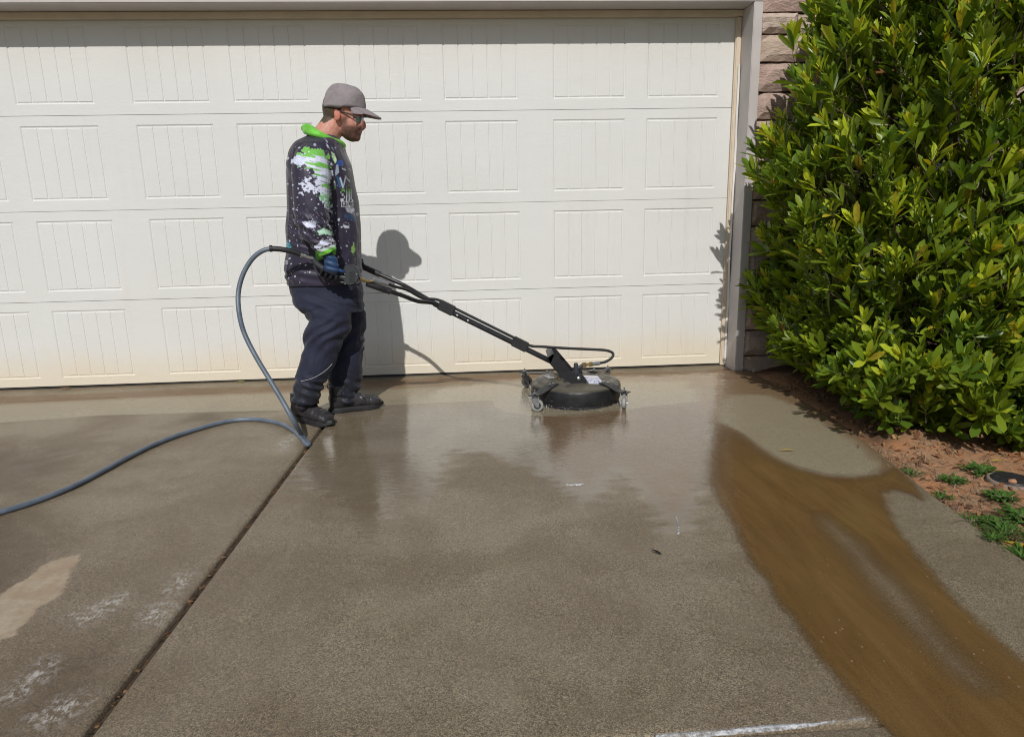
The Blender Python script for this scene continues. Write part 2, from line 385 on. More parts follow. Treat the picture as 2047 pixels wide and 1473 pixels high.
# the white weather seal on the stop, slightly wavy
for s, xc in ((1, .006), (-1, -DW - .006)):
    V = []; F = []
    for i in range(60):
        z = .02 + i * (DH - .36) / 59; w = .004 * math.sin(z * 5.1) + .003 * math.sin(z * 13 + 1)
        V += [(xc + w * .6 + s * .004, -.042 + w, z), (xc + w + s * .015, -.048 + w, z), (xc + s * .017 + w, -.034, z), (xc + w * .6 + s * .006, -.032, z)]
        if i:
            a = 4 * (i - 1); F += [(a + k, a + (k + 1) % 4, a + 4 + (k + 1) % 4, a + 4 + k) for k in range(4)]
    F += [(3, 2, 1, 0), (236, 237, 238, 239)]
    obj('weather_seal', mesh_from(V, F), M_WHITE, house)
MB().box((-DW - 1.5, FY + .03, DH + .362), (.756, .25, 3.6)).build('upper_wall', M_WHITE, house)
MB().box((-DW - 1.5, FY + .02, -.1), (-DW - .192, .25, DH + .36)).build('side_wall', M_MORTAR, house)

# stone pier: every stone its own piece over a mortar backing
pier = MB().box((.088, FY + .055, -.12), (.752, .24, 3.3)).build('stone_wall', M_MORTAR, house)
zj = [-.06, .10, .29, .47, .65, .83, 1.02, 1.20, 1.37, 1.545, 1.72, 1.895, 2.078, 2.249, 2.381, 2.60, 2.80, 3.0]
srnd = random.Random(5)
for i in range(len(zj) - 1):
    z0, z1 = zj[i] + .006, zj[i + 1] - .006
    cuts = [.090] + ([.50 + srnd.uniform(-.12, .16)] if i % 3 != 1 else [.34 + srnd.uniform(-.06, .1)]) + [.750]
    if srnd.random() < .35: cuts = [.090, .31 + srnd.uniform(-.05, .05), .55 + srnd.uniform(-.05, .05), .750]
    for k in range(len(cuts) - 1):
        x0, x1 = cuts[k] + (.006 if k else 0), cuts[k + 1] - .006
        nx, nz = 7, 4; V = []; F = []; off = srnd.uniform(0, 50); py = srnd.uniform(-.012, .012)
        for b in range(nz + 1):
            for a in range(nx + 1):
                x = x0 + (x1 - x0) * a / nx; z = z0 + (z1 - z0) * b / nz
                edge = (a in (0, nx)) or (b in (0, nz)); d = mnoise.noise(Vector((x * 7 + off, z * 13, off))) * .016 + mnoise.noise(Vector((x * 22 + off, z * 30, 3))) * .007
                y = FY - .004 + py + d + (.024 + .01 * mnoise.noise(Vector((x * 15, z * 15, off))) if edge else 0)
                V.append((x + (0 if not edge else mnoise.noise(Vector((z * 20, off, x))) * .004), y, z + (mnoise.noise(Vector((x * 16, off, z))) * .005 if edge else 0)))
        for b in range(nz):
            for a in range(nx):
                q = b * (nx + 1) + a; F.append((q, q + 1, q + nx + 2, q + nx + 1))
        n0 = len(V); ring = [a for a in range(nx + 1)] + [b * (nx + 1) + nx for b in range(1, nz + 1)] + [nz * (nx + 1) + a for a in range(nx - 1, -1, -1)] + [b * (nx + 1) for b in range(nz - 1, 0, -1)]
        for q in ring: V.append((V[q][0], FY + .07, V[q][2]))
        L_ = len(ring)
        for j in range(L_): F.append((ring[(j + 1) % L_], ring[j], n0 + j, n0 + (j + 1) % L_))
        so = obj('stone', mesh_from(V, F), M_STONE, None); so.parent = pier; so.location = (0, 0, 0)
# beyond the pier: white corner board, a window with blinds
MB().box((.757, FY - .01, -.1), (.815, .2, 3.4)).build('corner_board', M_WHITE, house, bevel=.003)
MB().box((.818, .02, -.12), (4.2, .2, 3.6)).build('recessed_wall', M_STONE, house)
win = MB().box((.98, -.03, .9), (1.04, .018, 2.7)).box((1.84, -.03, .9), (1.90, .018, 2.7)).box((1.04, -.03, .9), (1.84, .018, .96)).box((1.04, -.03, 2.64), (1.84, .018, 2.7)).build('window', M_WHITE, house, bevel=.004)
bl = MB().obox((1.44, .004, .995), (.398, 0, 0), (0, .004, .0), (0, .003, .030)).build('blind_slat', M_WHITE, None)
bl.parent = win; bl.location = (0, 0, 0)
for k in range(1, 27):
    c_ = bl.copy(); COL.objects.link(c_); c_.parent = win; c_.location = (0, 0, k * .0625)

# ------------------------------------------------------------------ overhead door
door = empty('garage_door', (-DW / 2, 0, 0), 'wide cream steel garage door of pressed board panels, dirt stained along its foot', 'garage door')
PW, G1, ED, PP = .502, .1484, .105, 1.3914
px0 = []
for k in range(4):
    r = -ED - k * PP; px0 += [(r - PW, r), (r - PW - G1 - PW, r - PW - G1)]
px0 = sorted(px0)
PB, PT = .068, .062                          # margin below and above a panel
BW = (PW - .022) / 5
bmV = [(.002, 0, .002), (BW - .002, 0, .002), (BW - .002, 0, SEC - .006 - PB - PT - .024), (.002, 0, SEC - .006 - PB - PT - .024)]
hgt = SEC - .006 - PB - PT - .022
def board_mesh():
    b_ = .0035
    V = [(.0008, .0055, 0), (BW - .0008, .0055, 0), (BW - .0008, .0055, hgt), (.0008, .0055, hgt),
         (.0015 + b_, .0012, b_ * 1.5), (BW - .0015 - b_, .0012, b_ * 1.5), (BW - .0015 - b_, .0012, hgt - b_ * 1.5), (.0015 + b_, .0012, hgt - b_ * 1.5)]
    me = mesh_from(V, [(4, 5, 6, 7), (0, 1, 5, 4), (1, 2, 6, 5), (2, 3, 7, 6), (3, 0, 4, 7), (3, 2, 1, 0)], 'board'); me.materials.append(M_DOOR); return me
BOARD = board_mesh()
for s in range(4):
    z0 = s * SEC + .0014 + (.010 if s == 0 else 0); z1 = (s + 1) * SEC - .0014
    zb, zt = s * SEC + .003 + PB, z1 - PT
    xs = [-DW]; V = []; F = []
    xs = [-DW + .002] + [e for pr in px0 for e in pr] + [-.002]
    # front sheet with eight pressed openings
    def quad(a, b, c, d):
        n = len(V); V.extend([a, b, c, d]); F.append((n, n + 1, n + 2, n + 3))
    def fq(x0, x1, za, zb_): quad((x0, 0, za), (x1, 0, za), (x1, 0, zb_), (x0, 0, zb_))
    for i in range(len(xs) - 1):
        x0, x1 = xs[i], xs[i + 1]
        if i % 2 == 0: fq(x0, x1, z0, zb); fq(x0, x1, zb, zt); fq(x0, x1, zt, z1)
        else:
            fq(x0, x1, z0, zb); fq(x0, x1, zt, z1); e = .007; dpt = .0045
            a = [(x0, 0, zb), (x1, 0, zb), (x1, 0, zt), (x0, 0, zt)]; b = [(x0 + e, dpt, zb + e), (x1 - e, dpt, zb + e), (x1 - e, dpt, zt - e), (x0 + e, dpt, zt - e)]
            for k in range(4): quad(a[k], a[(k + 1) % 4], b[(k + 1) % 4], b[k])
            quad(*b)
    xa, xb_ = xs[0], xs[-1]
    quad((xa, .045, z0), (xa, .045, z1), (xb_, .045, z1), (xb_, .045, z0))
    quad((xa, 0, z1), (xb_, 0, z1), (xb_, .045, z1), (xa, .045, z1)); quad((xa, .045, z0), (xb_, .045, z0), (xb_, 0, z0), (xa, 0, z0))
    quad((xa, .045, z0), (xa, 0, z0), (xa, 0, z1), (xa, .045, z1)); quad((xb_, 0, z0), (xb_, .045, z0), (xb_, .045, z1), (xb_, 0, z1))
    sec = obj('door_section', mesh_from(V, F), M_DOOR, door)
    for (p0, p1) in px0:
        for k in range(5):
            b_ = bpy.data.objects.new('board', BOARD); COL.objects.link(b_); b_.parent = sec
            b_.location = (p0 + .011 + k * BW, .0, zb + .011)
MB().box((-DW + .004, .004, -.004), (-.004, .040, .0105)).build('bottom_seal', M_RUBBER, door, bevel=.004)

# ================================================================== GROUND, DRIVEWAY
gr = obj('ground', mesh_from([(-900, -900, -.16), (900, -900, -.16), (900, 900, -.16), (-900, 900, -.16)], [(0, 1, 2, 3)]), M_LAWN); tag(gr, 'lawn and ground stretching away around the driveway', kind='structure')
drive = empty('driveway', (-2, -2, 0), 'wet concrete driveway of jointed slabs before the garage', kind='structure')
JA, JB = G(620, 885)[:2], G(170, 1473)[:2]
def xj(y): return JA[0] + (JB[0] - JA[0]) * (y - JA[1]) / (JB[1] - JA[1])
EY = np.array([.3, -.17, -1.25, -1.60, -1.965, -2.40, -2.72, -3.0, -3.7, -5, -9, -14]); EX = np.array([.135, .135, .128, .100, .052, -.022, -.060, -.085, -.12, -.15, -.2, -.2])
def xe(y): return np.interp(-y, -EY, EX)
YB0, YB1 = -.190, -3.625
P_LIGHT = gpoly([(-80, 810), (-80, 852), (0, 845), (200, 830), (350, 826), (470, 822), (560, 820), (700, 814), (850, 806), (985, 800), (988, 812), (1010, 822), (1060, 830), (1150, 834), (1240, 822), (1300, 812), (1400, 802), (1430, 805), (1428, 828), (1440, 848), (1480, 862), (1530, 898), (1590, 929), (1660, 947), (1725, 946), (1762, 932), (1763, 908), (1730, 884), (1690, 855), (1660, 838), (1610, 805), (1560, 775), (1480, 758), (1000, 760), (500, 785)])
P_FILM = gpoly([(640, 850), (660, 830), (780, 800), (900, 775), (1030, 760), (1440, 745), (1450, 830), (1440, 900), (1415, 990), (1390, 1060), (1345, 1075), (1300, 1010), (1245, 950), (1215, 985), (1165, 1010), (1110, 965), (1050, 925), (960, 905), (905, 900), (880, 960), (845, 1010), (800, 1010), (765, 1085), (715, 1085), (690, 1010), (640, 985), (600, 960), (612, 900)])
P_DRY = gpoly([(-60, 1225), (0, 1190), (30, 1170), (60, 1150), (85, 1130), (115, 1116), (150, 1108), (167, 1103), (158, 1118), (146, 1130), (143, 1152), (128, 1172), (118, 1190), (80, 1212), (60, 1238), (40, 1252), (28, 1268), (0, 1280), (-60, 1310)])
P_DARK = [gpoly([(-80, 910), (60, 905), (130, 905), (100, 940), (40, 975), (-80, 1000)]), gpoly([(-80, 1030), (10, 1040), (35, 1090), (30, 1150), (0, 1180), (-60, 1215)]),
          gpoly([(395, 835), (420, 815), (445, 806), (432, 822), (405, 845)]), gpoly([(75, 1390), (110, 1330), (170, 1320), (150, 1370), (90, 1415)])]
P_STAIN = [gpoly([(1395, 745), (1500, 742), (1580, 765), (1660, 820), (1740, 880), (1775, 905), (1790, 940), (1770, 950), (1762, 925), (1700, 868), (1620, 815), (1540, 785), (1450, 790), (1432, 815), (1425, 850), (1400, 860)]), gpoly([(1060, 830), (1440, 800), (1430, 900), (1400, 1000), (1345, 1060), (1300, 1000), (1240, 940), (1170, 985), (1090, 930)]), gpoly([(1380, 748), (1440, 735), (1500, 745), (1560, 760), (1650, 825), (1700, 862), (1740, 892), (1720, 885), (1650, 845), (1600, 812), (1540, 790), (1440, 782), (1380, 775)]),
           gpoly([(-80, 795), (300, 782), (560, 770), (900, 752), (1100, 745), (1400, 742), (1400, 760), (1050, 765), (700, 780), (300, 795), (-80, 812)]),
           gpoly([(1425, 830), (1500, 870), (1560, 915), (1620, 940), (1700, 950), (1760, 945), (1800, 970), (1780, 1040), (1500, 1040), (1420, 1000), (1405, 930)])]
P_SCALE = [gpoly([(5, 1400), (40, 1365), (85, 1320), (105, 1318), (90, 1350), (40, 1392)]), gpoly([(285, 1240), (300, 1215), (335, 1205), (345, 1212), (320, 1243)]), gpoly([(330, 1180), (365, 1145), (385, 1150), (350, 1185)]), gpoly([(140, 1232), (165, 1226), (230, 1190), (252, 1185), (240, 1205), (175, 1243)]), gpoly([(60, 1440), (120, 1400), (175, 1385), (165, 1410), (100, 1450)]), gpoly([(560, 888), (585, 868), (592, 874), (566, 902)])]
def slab(name, xl, xr, y0, y1, nx, ny, top=0.0, label=None):
    """slab with rounded, slightly worn edges; wetness maps ride on the vertices"""
    ss = np.linspace(0, 1, nx + 1); tt = np.linspace(0, 1, ny + 1)
    def crowd(a): return a
    ea = np.array([0, .003, .007, .012])
    V = []; rows = []
    ys = y0 + (y1 - y0) * tt
    ys = np.concatenate([y0 - ea * 1.0, ys[(ys < y0 - .02) & (ys > y1 + .02)], (y1 + ea)[::-1]])
    Pn = []
    for y in ys:
        a, b = xl(y), xr(y); xs_ = a + (b - a) * ss
        xs_ = np.concatenate([a + ea, xs_[(xs_ > a + .02) & (xs_ < b - .02)], (b - ea)[::-1]]); Pn.append(xs_)
    n = min(len(q) for q in Pn)
    Pn = [np.concatenate([q[:4], np.linspace(q[3], q[-4], n - 6)[1:-1], q[-4:]]) for q in Pn]
    X = np.array(Pn); Y = np.repeat(ys[:, None], n, 1)
    de = np.minimum(np.minimum(X - X[:, :1], X[:, -1:] - X), np.minimum(y0 - Y, Y - y1))
    Z = top - .0075 * np.clip(1 - de / .012, 0, 1) ** 2 + .0022 * np.sin(X * 3.1 + 1) * np.cos(Y * 2.3)
    P = np.stack([X.ravel(), Y.ravel(), Z.ravel()], 1); H_ = len(ys)
    idx = np.arange(H_ * n).reshape(H_, n)
    F = np.stack([idx[:-1, :-1].ravel(), idx[1:, :-1].ravel(), idx[1:, 1:].ravel(), idx[:-1, 1:].ravel()], 1).tolist()
    ring = list(idx[0, :]) + list(idx[1:, -1]) + list(idx[-1, -2::-1]) + list(idx[-2:0:-1, 0])
    low = P[ring].copy(); low[:, 2] = top - .11; k0 = len(P); P = np.concatenate([P, low]); L_ = len(ring)
    F += [(int(ring[j]), int(ring[(j + 1) % L_]), k0 + (j + 1) % L_, k0 + j) for j in range(L_)]
    me = bpy.data.meshes.new(name); me.from_pydata(P.tolist(), [], F); me.update()
    me.polygons.foreach_set('use_smooth', [True] * len(me.polygons))
    Q = P[:, :2]
    set_attr(me, 'film', sdf_poly(Q, P_FILM)); set_attr(me, 'light', sdf_poly(Q, P_LIGHT)); set_attr(me, 'dry', sdf_poly(Q, P_DRY))
    set_attr(me, 'dark', np.max([sdf_poly(Q, p) for p in P_DARK], 0)); set_attr(me, 'stain', np.max([np.minimum(sdf_poly(Q, p) - (.05 if k in (1, 4) else 0), .02 if k in (1, 4) else 9) - (.012 if k == 1 else 0) for k, p in enumerate(P_STAIN)], 0)); set_attr(me, 'scale', np.max([sdf_poly(Q, p) for p in P_SCALE], 0))
    o = obj(name, me, M_CONC, drive)
    if label: o['label'] = label
    return o
GAP = .011
slab('concrete_slab', lambda y: xj(y) + GAP, lambda y: float(xe(y)), YB0 - .004, YB1, 240, 280, label='slab under the man and machine, half flooded with brown runoff')
slab('concrete_slab', lambda y: -6.6, lambda y: xj(y) - GAP, YB0 - .004, YB1, 260, 230, label='slab with a pale dry patch and white scale marks')
slab('concrete_slab', lambda y: xj(y) + GAP, lambda y: float(xe(y)), YB1 - .014, -8.0, 40, 60)
slab('concrete_slab', lambda y: -6.6, lambda y: xj(y) - GAP, YB1 - .014, -8.0, 40, 60)
slab('garage_sill', lambda y: -6.6, lambda y: .30, .6, YB0 + .004, 200, 10, top=-.006)
# dirt and leaf crumbs down in the joints
M_JOINT = simple('joint_dirt', (.075, .05, .032), .8, var=.4, vscale=30, bump=.8, bscale=90, bdist=.006)
jd = MB(); ys = np.linspace(YB0 - .01, -7.9, 60)
for a, b in zip(ys[:-1], ys[1:]):
    jd.add([(xj(a) - .02, a, -.022), (xj(a) + .02, a, -.022), (xj(b) + .02, b, -.022), (xj(b) - .02, b, -.022)], [(0, 3, 2, 1)])
jd.add([(-6.5, YB1 - .03, -.019), (.0, YB1 - .03, -.019), (.0, YB1 + .01, -.019), (-6.5, YB1 + .01, -.019)], [(0, 1, 2, 3)])
jd.add([(-6.5, YB0 - .02, -.012), (.12, YB0 - .02, -.012), (.12, YB0 + .02, -.012), (-6.5, YB0 + .02, -.012)], [(0, 1, 2, 3)])
jd.build('joint_filler', M_JOINT, drive)

# muddy runoff: a thin sheet of brown water lying on the slabs
P_MUD = gpoly([(1440, 832), (1462, 850), (1492, 868), (1530, 897), (1562, 918), (1600, 936), (1650, 950), (1700, 953), (1745, 946), (1772, 934), (1800, 925), (1830, 955), (1850, 985), (1858, 1000), (1845, 1007), (1815, 992), (1790, 985), (1775, 992), (1777, 1000), (1803, 1055), (1847, 1112), (1906, 1180), (1964, 1238), (2022, 1290), (2047, 1312), (2120, 1365), (2250, 1560), (1900, 1700), (1800, 1520), (1765, 1473), (1728, 1440), (1690, 1398), (1650, 1348), (1618, 1308), (1585, 1255), (1545, 1208), (1520, 1160), (1485, 1112), (1455, 1050), (1430, 1005), (1410, 960), (1408, 905), (1420, 860)])
P_GAPS = gpoly([(1640, 1030), (1668, 1050), (1710, 1082), (1760, 1135), (1800, 1175), (1850, 1235), (1900, 1300), (1945, 1345), (1975, 1375), (1950, 1378), (1895, 1335), (1840, 1275), (1785, 1215), (1735, 1155), (1690, 1100), (1655, 1060)])
bb = np.array(P_MUD); x0, x1, y0, y1 = bb[:, 0].min(), bb[:, 0].max(), bb[:, 1].min(), bb[:, 1].max()
nx, ny = 130, 330; X, Y = np.meshgrid(np.linspace(x0 - .03, x1 + .03, nx), np.linspace(y0 - .03, y1 + .03, ny)); Q = np.stack([X.ravel(), Y.ravel()], 1)
sd = sdf_poly(Q, P_MUD); sg = sdf_poly(Q, P_GAPS)
inside = (Q[:, 0] < xe(Q[:, 1]) - .012)
sd = np.where(inside, sd, -1)
Zm = .0042 + .0022 * np.sin(Q[:, 0] * 3.1 + 1) * np.cos(Q[:, 1] * 2.3) + .0012 * np.clip(sd / .06, 0, 1)
ok = sd > -.03; idx = np.arange(nx * ny).reshape(ny, nx)
F = np.stack([idx[:-1, :-1].ravel(), idx[:-1, 1:].ravel(), idx[1:, 1:].ravel(), idx[1:, :-1].ravel()], 1); F = F[ok[F].all(1)]
use = np.unique(F); rem = -np.ones(nx * ny, int); rem[use] = np.arange(len(use))
me = bpy.data.meshes.new('muddy_water'); me.from_pydata(np.stack([Q[use, 0], Q[use, 1], Zm[use]], 1).tolist(), [], rem[F].tolist()); me.update()
me.polygons.foreach_set('use_smooth', [True] * len(me.polygons))
top_soft = np.clip((P_MUD[0][1] - .02 - Q[use, 1]) / .75, 0, 1) ** .8
left_soft = np.clip(sd[use] / .10, 0, 1); near = np.clip((-Q[use, 1] - 2.0) / .6, 0, 1)
soft = (.25 + .75 * top_soft) * (near + (1 - near) * (.25 + .75 * left_soft))
soft = soft * (1 - .80 * np.clip((sg[use] + .05) / .09, 0, 1))
set_attr(me, 'depth', sd[use]); set_attr(me, 'soft', soft)
mw = obj('muddy_water', me, M_MUD); tag(mw, 'sheet of brown muddy runoff flowing down the driveway edge', kind='structure')

# planting bed
def bed_h(x, y):
    e = np.clip((x - xe(y)) / .25, 0, 1)
    return -.022 + .030 * e + .012 * np.sin(x * 5 + y * 3) * e + .018 * np.sin(x * 2.1 - y * 4.3 + 1) * e
nx, ny = 150, 200; sx = np.linspace(0, 1, nx) ** 1.6; ysb = np.linspace(.02, -5.2, ny)
V = []
for y in ysb:
    a = float(xe(y)) + .004
    for q in sx:
        x = a + q * 4.2; h = float(bed_h(x, y)) + .008 * mnoise.noise(Vector((x * 14, y * 14, 0))) + .005 * mnoise.noise(Vector((x * 40, y * 40, 5)))
        V.append((x, y, h))
idx = np.arange(nx * ny).reshape(ny, nx)
F = np.stack([idx[:-1, :-1].ravel(), idx[1:, :-1].ravel(), idx[1:, 1:].ravel(), idx[:-1, 1:].ravel()], 1).tolist()
me = mesh_from(V, F, 'planting_bed', True)
VV = np.array(V); set_attr(me, 'wet', sdf_poly(VV[:, :2], gpoly([(1480, 740), (1560, 750), (1660, 825), (1700, 865), (1750, 905), (1780, 890), (1830, 870), (1900, 850), (1960, 830), (2047, 790), (2047, 600), (1700, 600)])))  # mask for the soil under the shrub where its shade is painted in
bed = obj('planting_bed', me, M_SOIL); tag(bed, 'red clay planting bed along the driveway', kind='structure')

# ================================================================== SHRUB
def leaf_template(fold=.25, curl=.25):
    """unit leaf along +Y, width along X, face up +Z"""
    rows = [(0.0, .04), (.22, .27), (.52, .48), (.82, .42), (1.0, .0)]
    V = []; 
    for t, w in rows:
        zc = curl * .45 * (t * t) * -1 + .10 * t
        V += [(-w * .5, t, zc + fold * w * .5), (0, t, zc), (w * .5, t, zc + fold * w * .5)]
    F = []
    for i in range(4):
        a = 3 * i; F += [(a, a + 1, a + 4, a + 3), (a + 1, a + 2, a + 5, a + 4)]
    V = np.array(V); V[12:] = V[13]
    return V, F
LT = [leaf_template(f, c) for f, c in ((.25, .1), (.45, .35), (.15, .5), (.35, -.15))]
BC = np.array([1.06, -1.02])                # axis of the shrub
BZ = np.array([-.1, .06, .17, .36, .55, .75, 1.0, 1.35, 1.7, 1.95, 2.2, 2.5, 2.8])
BR = np.array([.40, .50, .64, .86, .99, 1.09, 1.13, 1.14, 1.11, 1.02, .92, .78, .40])
def bush_gap(p): return mnoise.noise(Vector((p[0] * 3.4, p[1] * 3.4, p[2] * 3.0 + 4)))
def bush_r(z, th):
    r = np.interp(z, BZ, BR)
    lump = 1 + .07 * np.sin(3 * th + z * 2.3 + .5) + .06 * np.sin(7 * th - z * 4.1) + .05 * np.sin(z * 6.3 + th * 2)
    low = np.clip((.75 - z) / .75, 0, 1)
    left = np.clip(-np.cos(th), 0, 1) ** 1.0            # undercut on the side of the garage
    front = np.clip(-np.sin(th), 0, 1)
    return r * lump * (1 + 1.5 * np.clip((.62 - z) / .62, 0, 1) * front ** 1.5) * (1 + .26 * np.clip((.8 - z) / .5, 0, 1) * left) * np.where(np.sin(th) > 0, 1 + (np.maximum(np.abs(np.cos(th)) ** 2.8 + np.abs(np.sin(th)) ** 2.8, 1e-6) ** (-1 / 2.8) - 1) * np.clip((1.9 - z) / .5, 0, 1), 1.0)
def frame_from(d, up_hint):
    d = d / (np.linalg.norm(d, axis=1, keepdims=True) + 1e-9)
    x = np.cross(d, up_hint); x /= np.linalg.norm(x, axis=1, keepdims=True) + 1e-9
    z = np.cross(x, d); return x, d, z
srng = np.random.default_rng(11)
tips = []; axes = []; depthv = []
N_SH = 4600
cnt = 0
while cnt < N_SH:
    z = srng.uniform(.02, 2.72); th = srng.uniform(-math.pi, math.pi)
    # fewer shoots on the side that faces away from drive and street
    away = math.cos(th - rad(45)) > .35
    if away and srng.random() < .6: continue
    if cnt % 6 == 0: z = srng.uniform(.0, .5)
    r = float(bush_r(z, th)); 
    if srng.random() > (r / 1.5) + .15: continue
    dep = abs(srng.normal(0, .09)) + (srng.random() < .42) * srng.uniform(.08, .45)
    pg = bush_gap((BC[0] + r * math.cos(th), BC[1] + r * .8 * math.sin(th), z))
    if pg < -.06 and srng.random() < .80: dep += .22
    r = r * (1 + .08 * pg) - .02
    rr = r * (1 + srng.uniform(-.03, .10) * (srng.random() < .5)) - dep
    p = np.array([BC[0] + rr * math.cos(th), BC[1] + rr * .80 * math.sin(th), z])
    if p[1] > -.24: p[1] = -.24 - srng.random() * .1
    lim = -.10 + .22 * max(0, p[1] + .75) + srng.uniform(-.04, .07)
    if p[0] < lim: p[0] = lim
    out = np.array([math.cos(th), 1.1 * math.sin(th), .0]); slope = np.interp(z, [0, .5, 1.2, 2.0, 2.7], [-.1, .25, .6, 1.1, 2.5])
    ax = out * .85 + np.array([0, 0, slope + .55]) + srng.normal(0, .28, 3)
    tips.append(p); axes.append(ax / np.linalg.norm(ax)); depthv.append(dep); cnt += 1
tips = np.array(tips); axes = np.array(axes); depthv = np.array(depthv)
LV = []; leafrec = []                        # (base, x, y, z axes, length, width, template, tint)
for p, ax, dep in zip(tips, axes, depthv):
    nl = srng.integers(7, 13); ln0 = srng.uniform(.066, .126); t0 = np.cross(ax, [0.3, .2, .9]); t0 /= np.linalg.norm(t0); t1 = np.cross(ax, t0)
    ph = srng.uniform(0, 6.28); young = srng.random() < (.17 + .22 * np.clip((p[2] - .6) / 1.4, 0, 1)); g = srng.uniform(0, 1)
    for k in range(nl):
        q = k / nl; back = (q ** 1.2) * srng.uniform(.08, .15); a = ph + k * 2.4 + srng.normal(0, .25)
        rad_ = math.cos(a) * t0 + math.sin(a) * t1; op = .24 + .85 * q + srng.normal(0, .16)
        d = ax * math.cos(op) + rad_ * math.sin(op) + np.array([0, 0, .12]); d /= np.linalg.norm(d)
        nrm = ax * math.sin(op) - rad_ * math.cos(op); nrm = nrm + srng.normal(0, .25, 3)
        nrm = nrm - d * (nrm @ d); nrm /= np.linalg.norm(nrm); x = np.cross(d, nrm)
        ln = ln0 * (.70 + .5 * min(1, q * 1.7)) * srng.uniform(.85, 1.15)
        v = srng.uniform(.62, 1.35)
        if young and q < .62: tint = np.array([.42, .50, .035]) * srng.uniform(.85, 1.2) if srng.random() < .8 else np.array([.50, .42, .04])
        else: tint = np.array([.112 + .090 * g, .192 + .080 * g, .020]) * v
        if srng.random() < .006: tint = np.array([.34, .27, .03])
        if srng.random() < .003: tint = np.array([.24, .11, .04])
        leafrec.append((p - ax * back, x, d, nrm, ln, ln * srng.uniform(.46, .62), int(srng.integers(0, 4)), tint))
NLF = len(leafrec)
base = np.array([l[0] for l in leafrec]); LX = np.array([l[1] for l in leafrec]); LY = np.array([l[2] for l in leafrec]); LZ = np.array([l[3] for l in leafrec])
LL = np.array([l[4] for l in leafrec]); LWd = np.array([l[5] for l in leafrec]); LTi = np.array([l[6] for l in leafrec]); LC = np.array([l[7] for l in leafrec])
keep = base[:, 2] > .015; 
# which leaves show largest: near the camera, outermost, inside the frame
mid_ = base + LY * LL[:, None] * .5; uv = PX(mid_); dist = np.linalg.norm(mid_ - CAM, axis=1)
thv = np.arctan2((mid_[:, 1] - BC[1]) / .8, mid_[:, 0] - BC[0]); rr_ = np.hypot(mid_[:, 0] - BC[0], (mid_[:, 1] - BC[1]) / .8)
outer = rr_ / bush_r(mid_[:, 2], thv)
view = (mid_ - CAM) / dist[:, None]; facing = np.abs((LZ * view).sum(1))
score = LL * (.35 + facing) / dist * np.clip((outer - .80) * 4, 0, 1.3)
score[(uv[:, 0] < 20) | (uv[:, 0] > 2020) | (uv[:, 1] < 10) | (uv[:, 1] > 1460) | ~keep] = 0
pick = np.argsort(-score)[:300]; picked = np.zeros(NLF, bool); picked[pick] = True
shrub = empty('shrub', (BC[0], BC[1], 0), 'large glossy green shrub with upright leaf whorls beside the garage', 'shrub')
FV = []; FF = []; FC = []; off = 0
for ti in range(4):
    sel = np.where(keep & ~picked & (LTi == ti))[0]
    if not len(sel): continue
    T, Fc = LT[ti]; V = base[sel][:, None, :] + (T[None, :, 0:1] * LWd[sel][:, None, None]) * LX[sel][:, None, :] + (T[None, :, 1:2] * LL[sel][:, None, None]) * LY[sel][:, None, :] + (T[None, :, 2:3] * LL[sel][:, None, None] * .55) * LZ[sel][:, None, :]
    n, m_ = V.shape[:2]; FV.append(V.reshape(-1, 3)); f = np.array(Fc)[None] + (np.arange(n) * m_)[:, None, None] + off; FF.append(f.reshape(-1, 4)); off += n * m_
    FC.append(np.repeat(LC[sel], m_, 0))
FV = np.concatenate(FV); FF = np.concatenate(FF); FC = np.concatenate(FC)
me = bpy.data.meshes.new('foliage'); me.from_pydata(FV.tolist(), [], FF.tolist()); me.update(); me.polygons.foreach_set('use_smooth', [True] * len(me.polygons)); set_attr(me, 'tint', FC, 'FLOAT_COLOR')
fo = obj('foliage', me, M_LEAF, shrub); fo['kind'] = 'stuff'
# single leaves: sixteen shared leaf meshes (four shapes, four greens)
tints = [(.14, .23, .021), (.20, .285, .023), (.42, .49, .035), (.10, .18, .019)]; LME = {}
for ti in range(4):
    for ci, tc in enumerate(tints):
        T, Fc = LT[ti]; mm = mesh_from(T * np.array([1, 1, .55]), Fc, 'leaf', True); set_attr(mm, 'tint', np.tile(tc, (len(T), 1)), 'FLOAT_COLOR'); mm.materials.append(M_LEAF); LME[ti, ci] = mm
for i in pick:
    ci = int(np.argmin([np.abs(np.array(t) - LC[i]).sum() for t in tints])); lo = bpy.data.objects.new('leaf', LME[int(LTi[i]), ci]); COL.objects.link(lo); lo.parent = shrub
    A = np.eye(4); A[:3, 0] = LX[i] * LWd[i]; A[:3, 1] = LY[i] * LL[i]; A[:3, 2] = LZ[i] * LL[i]; A[:3, 3] = base[i] - np.array([BC[0], BC[1], 0]); lo.matrix_local = Matrix(A.tolist())
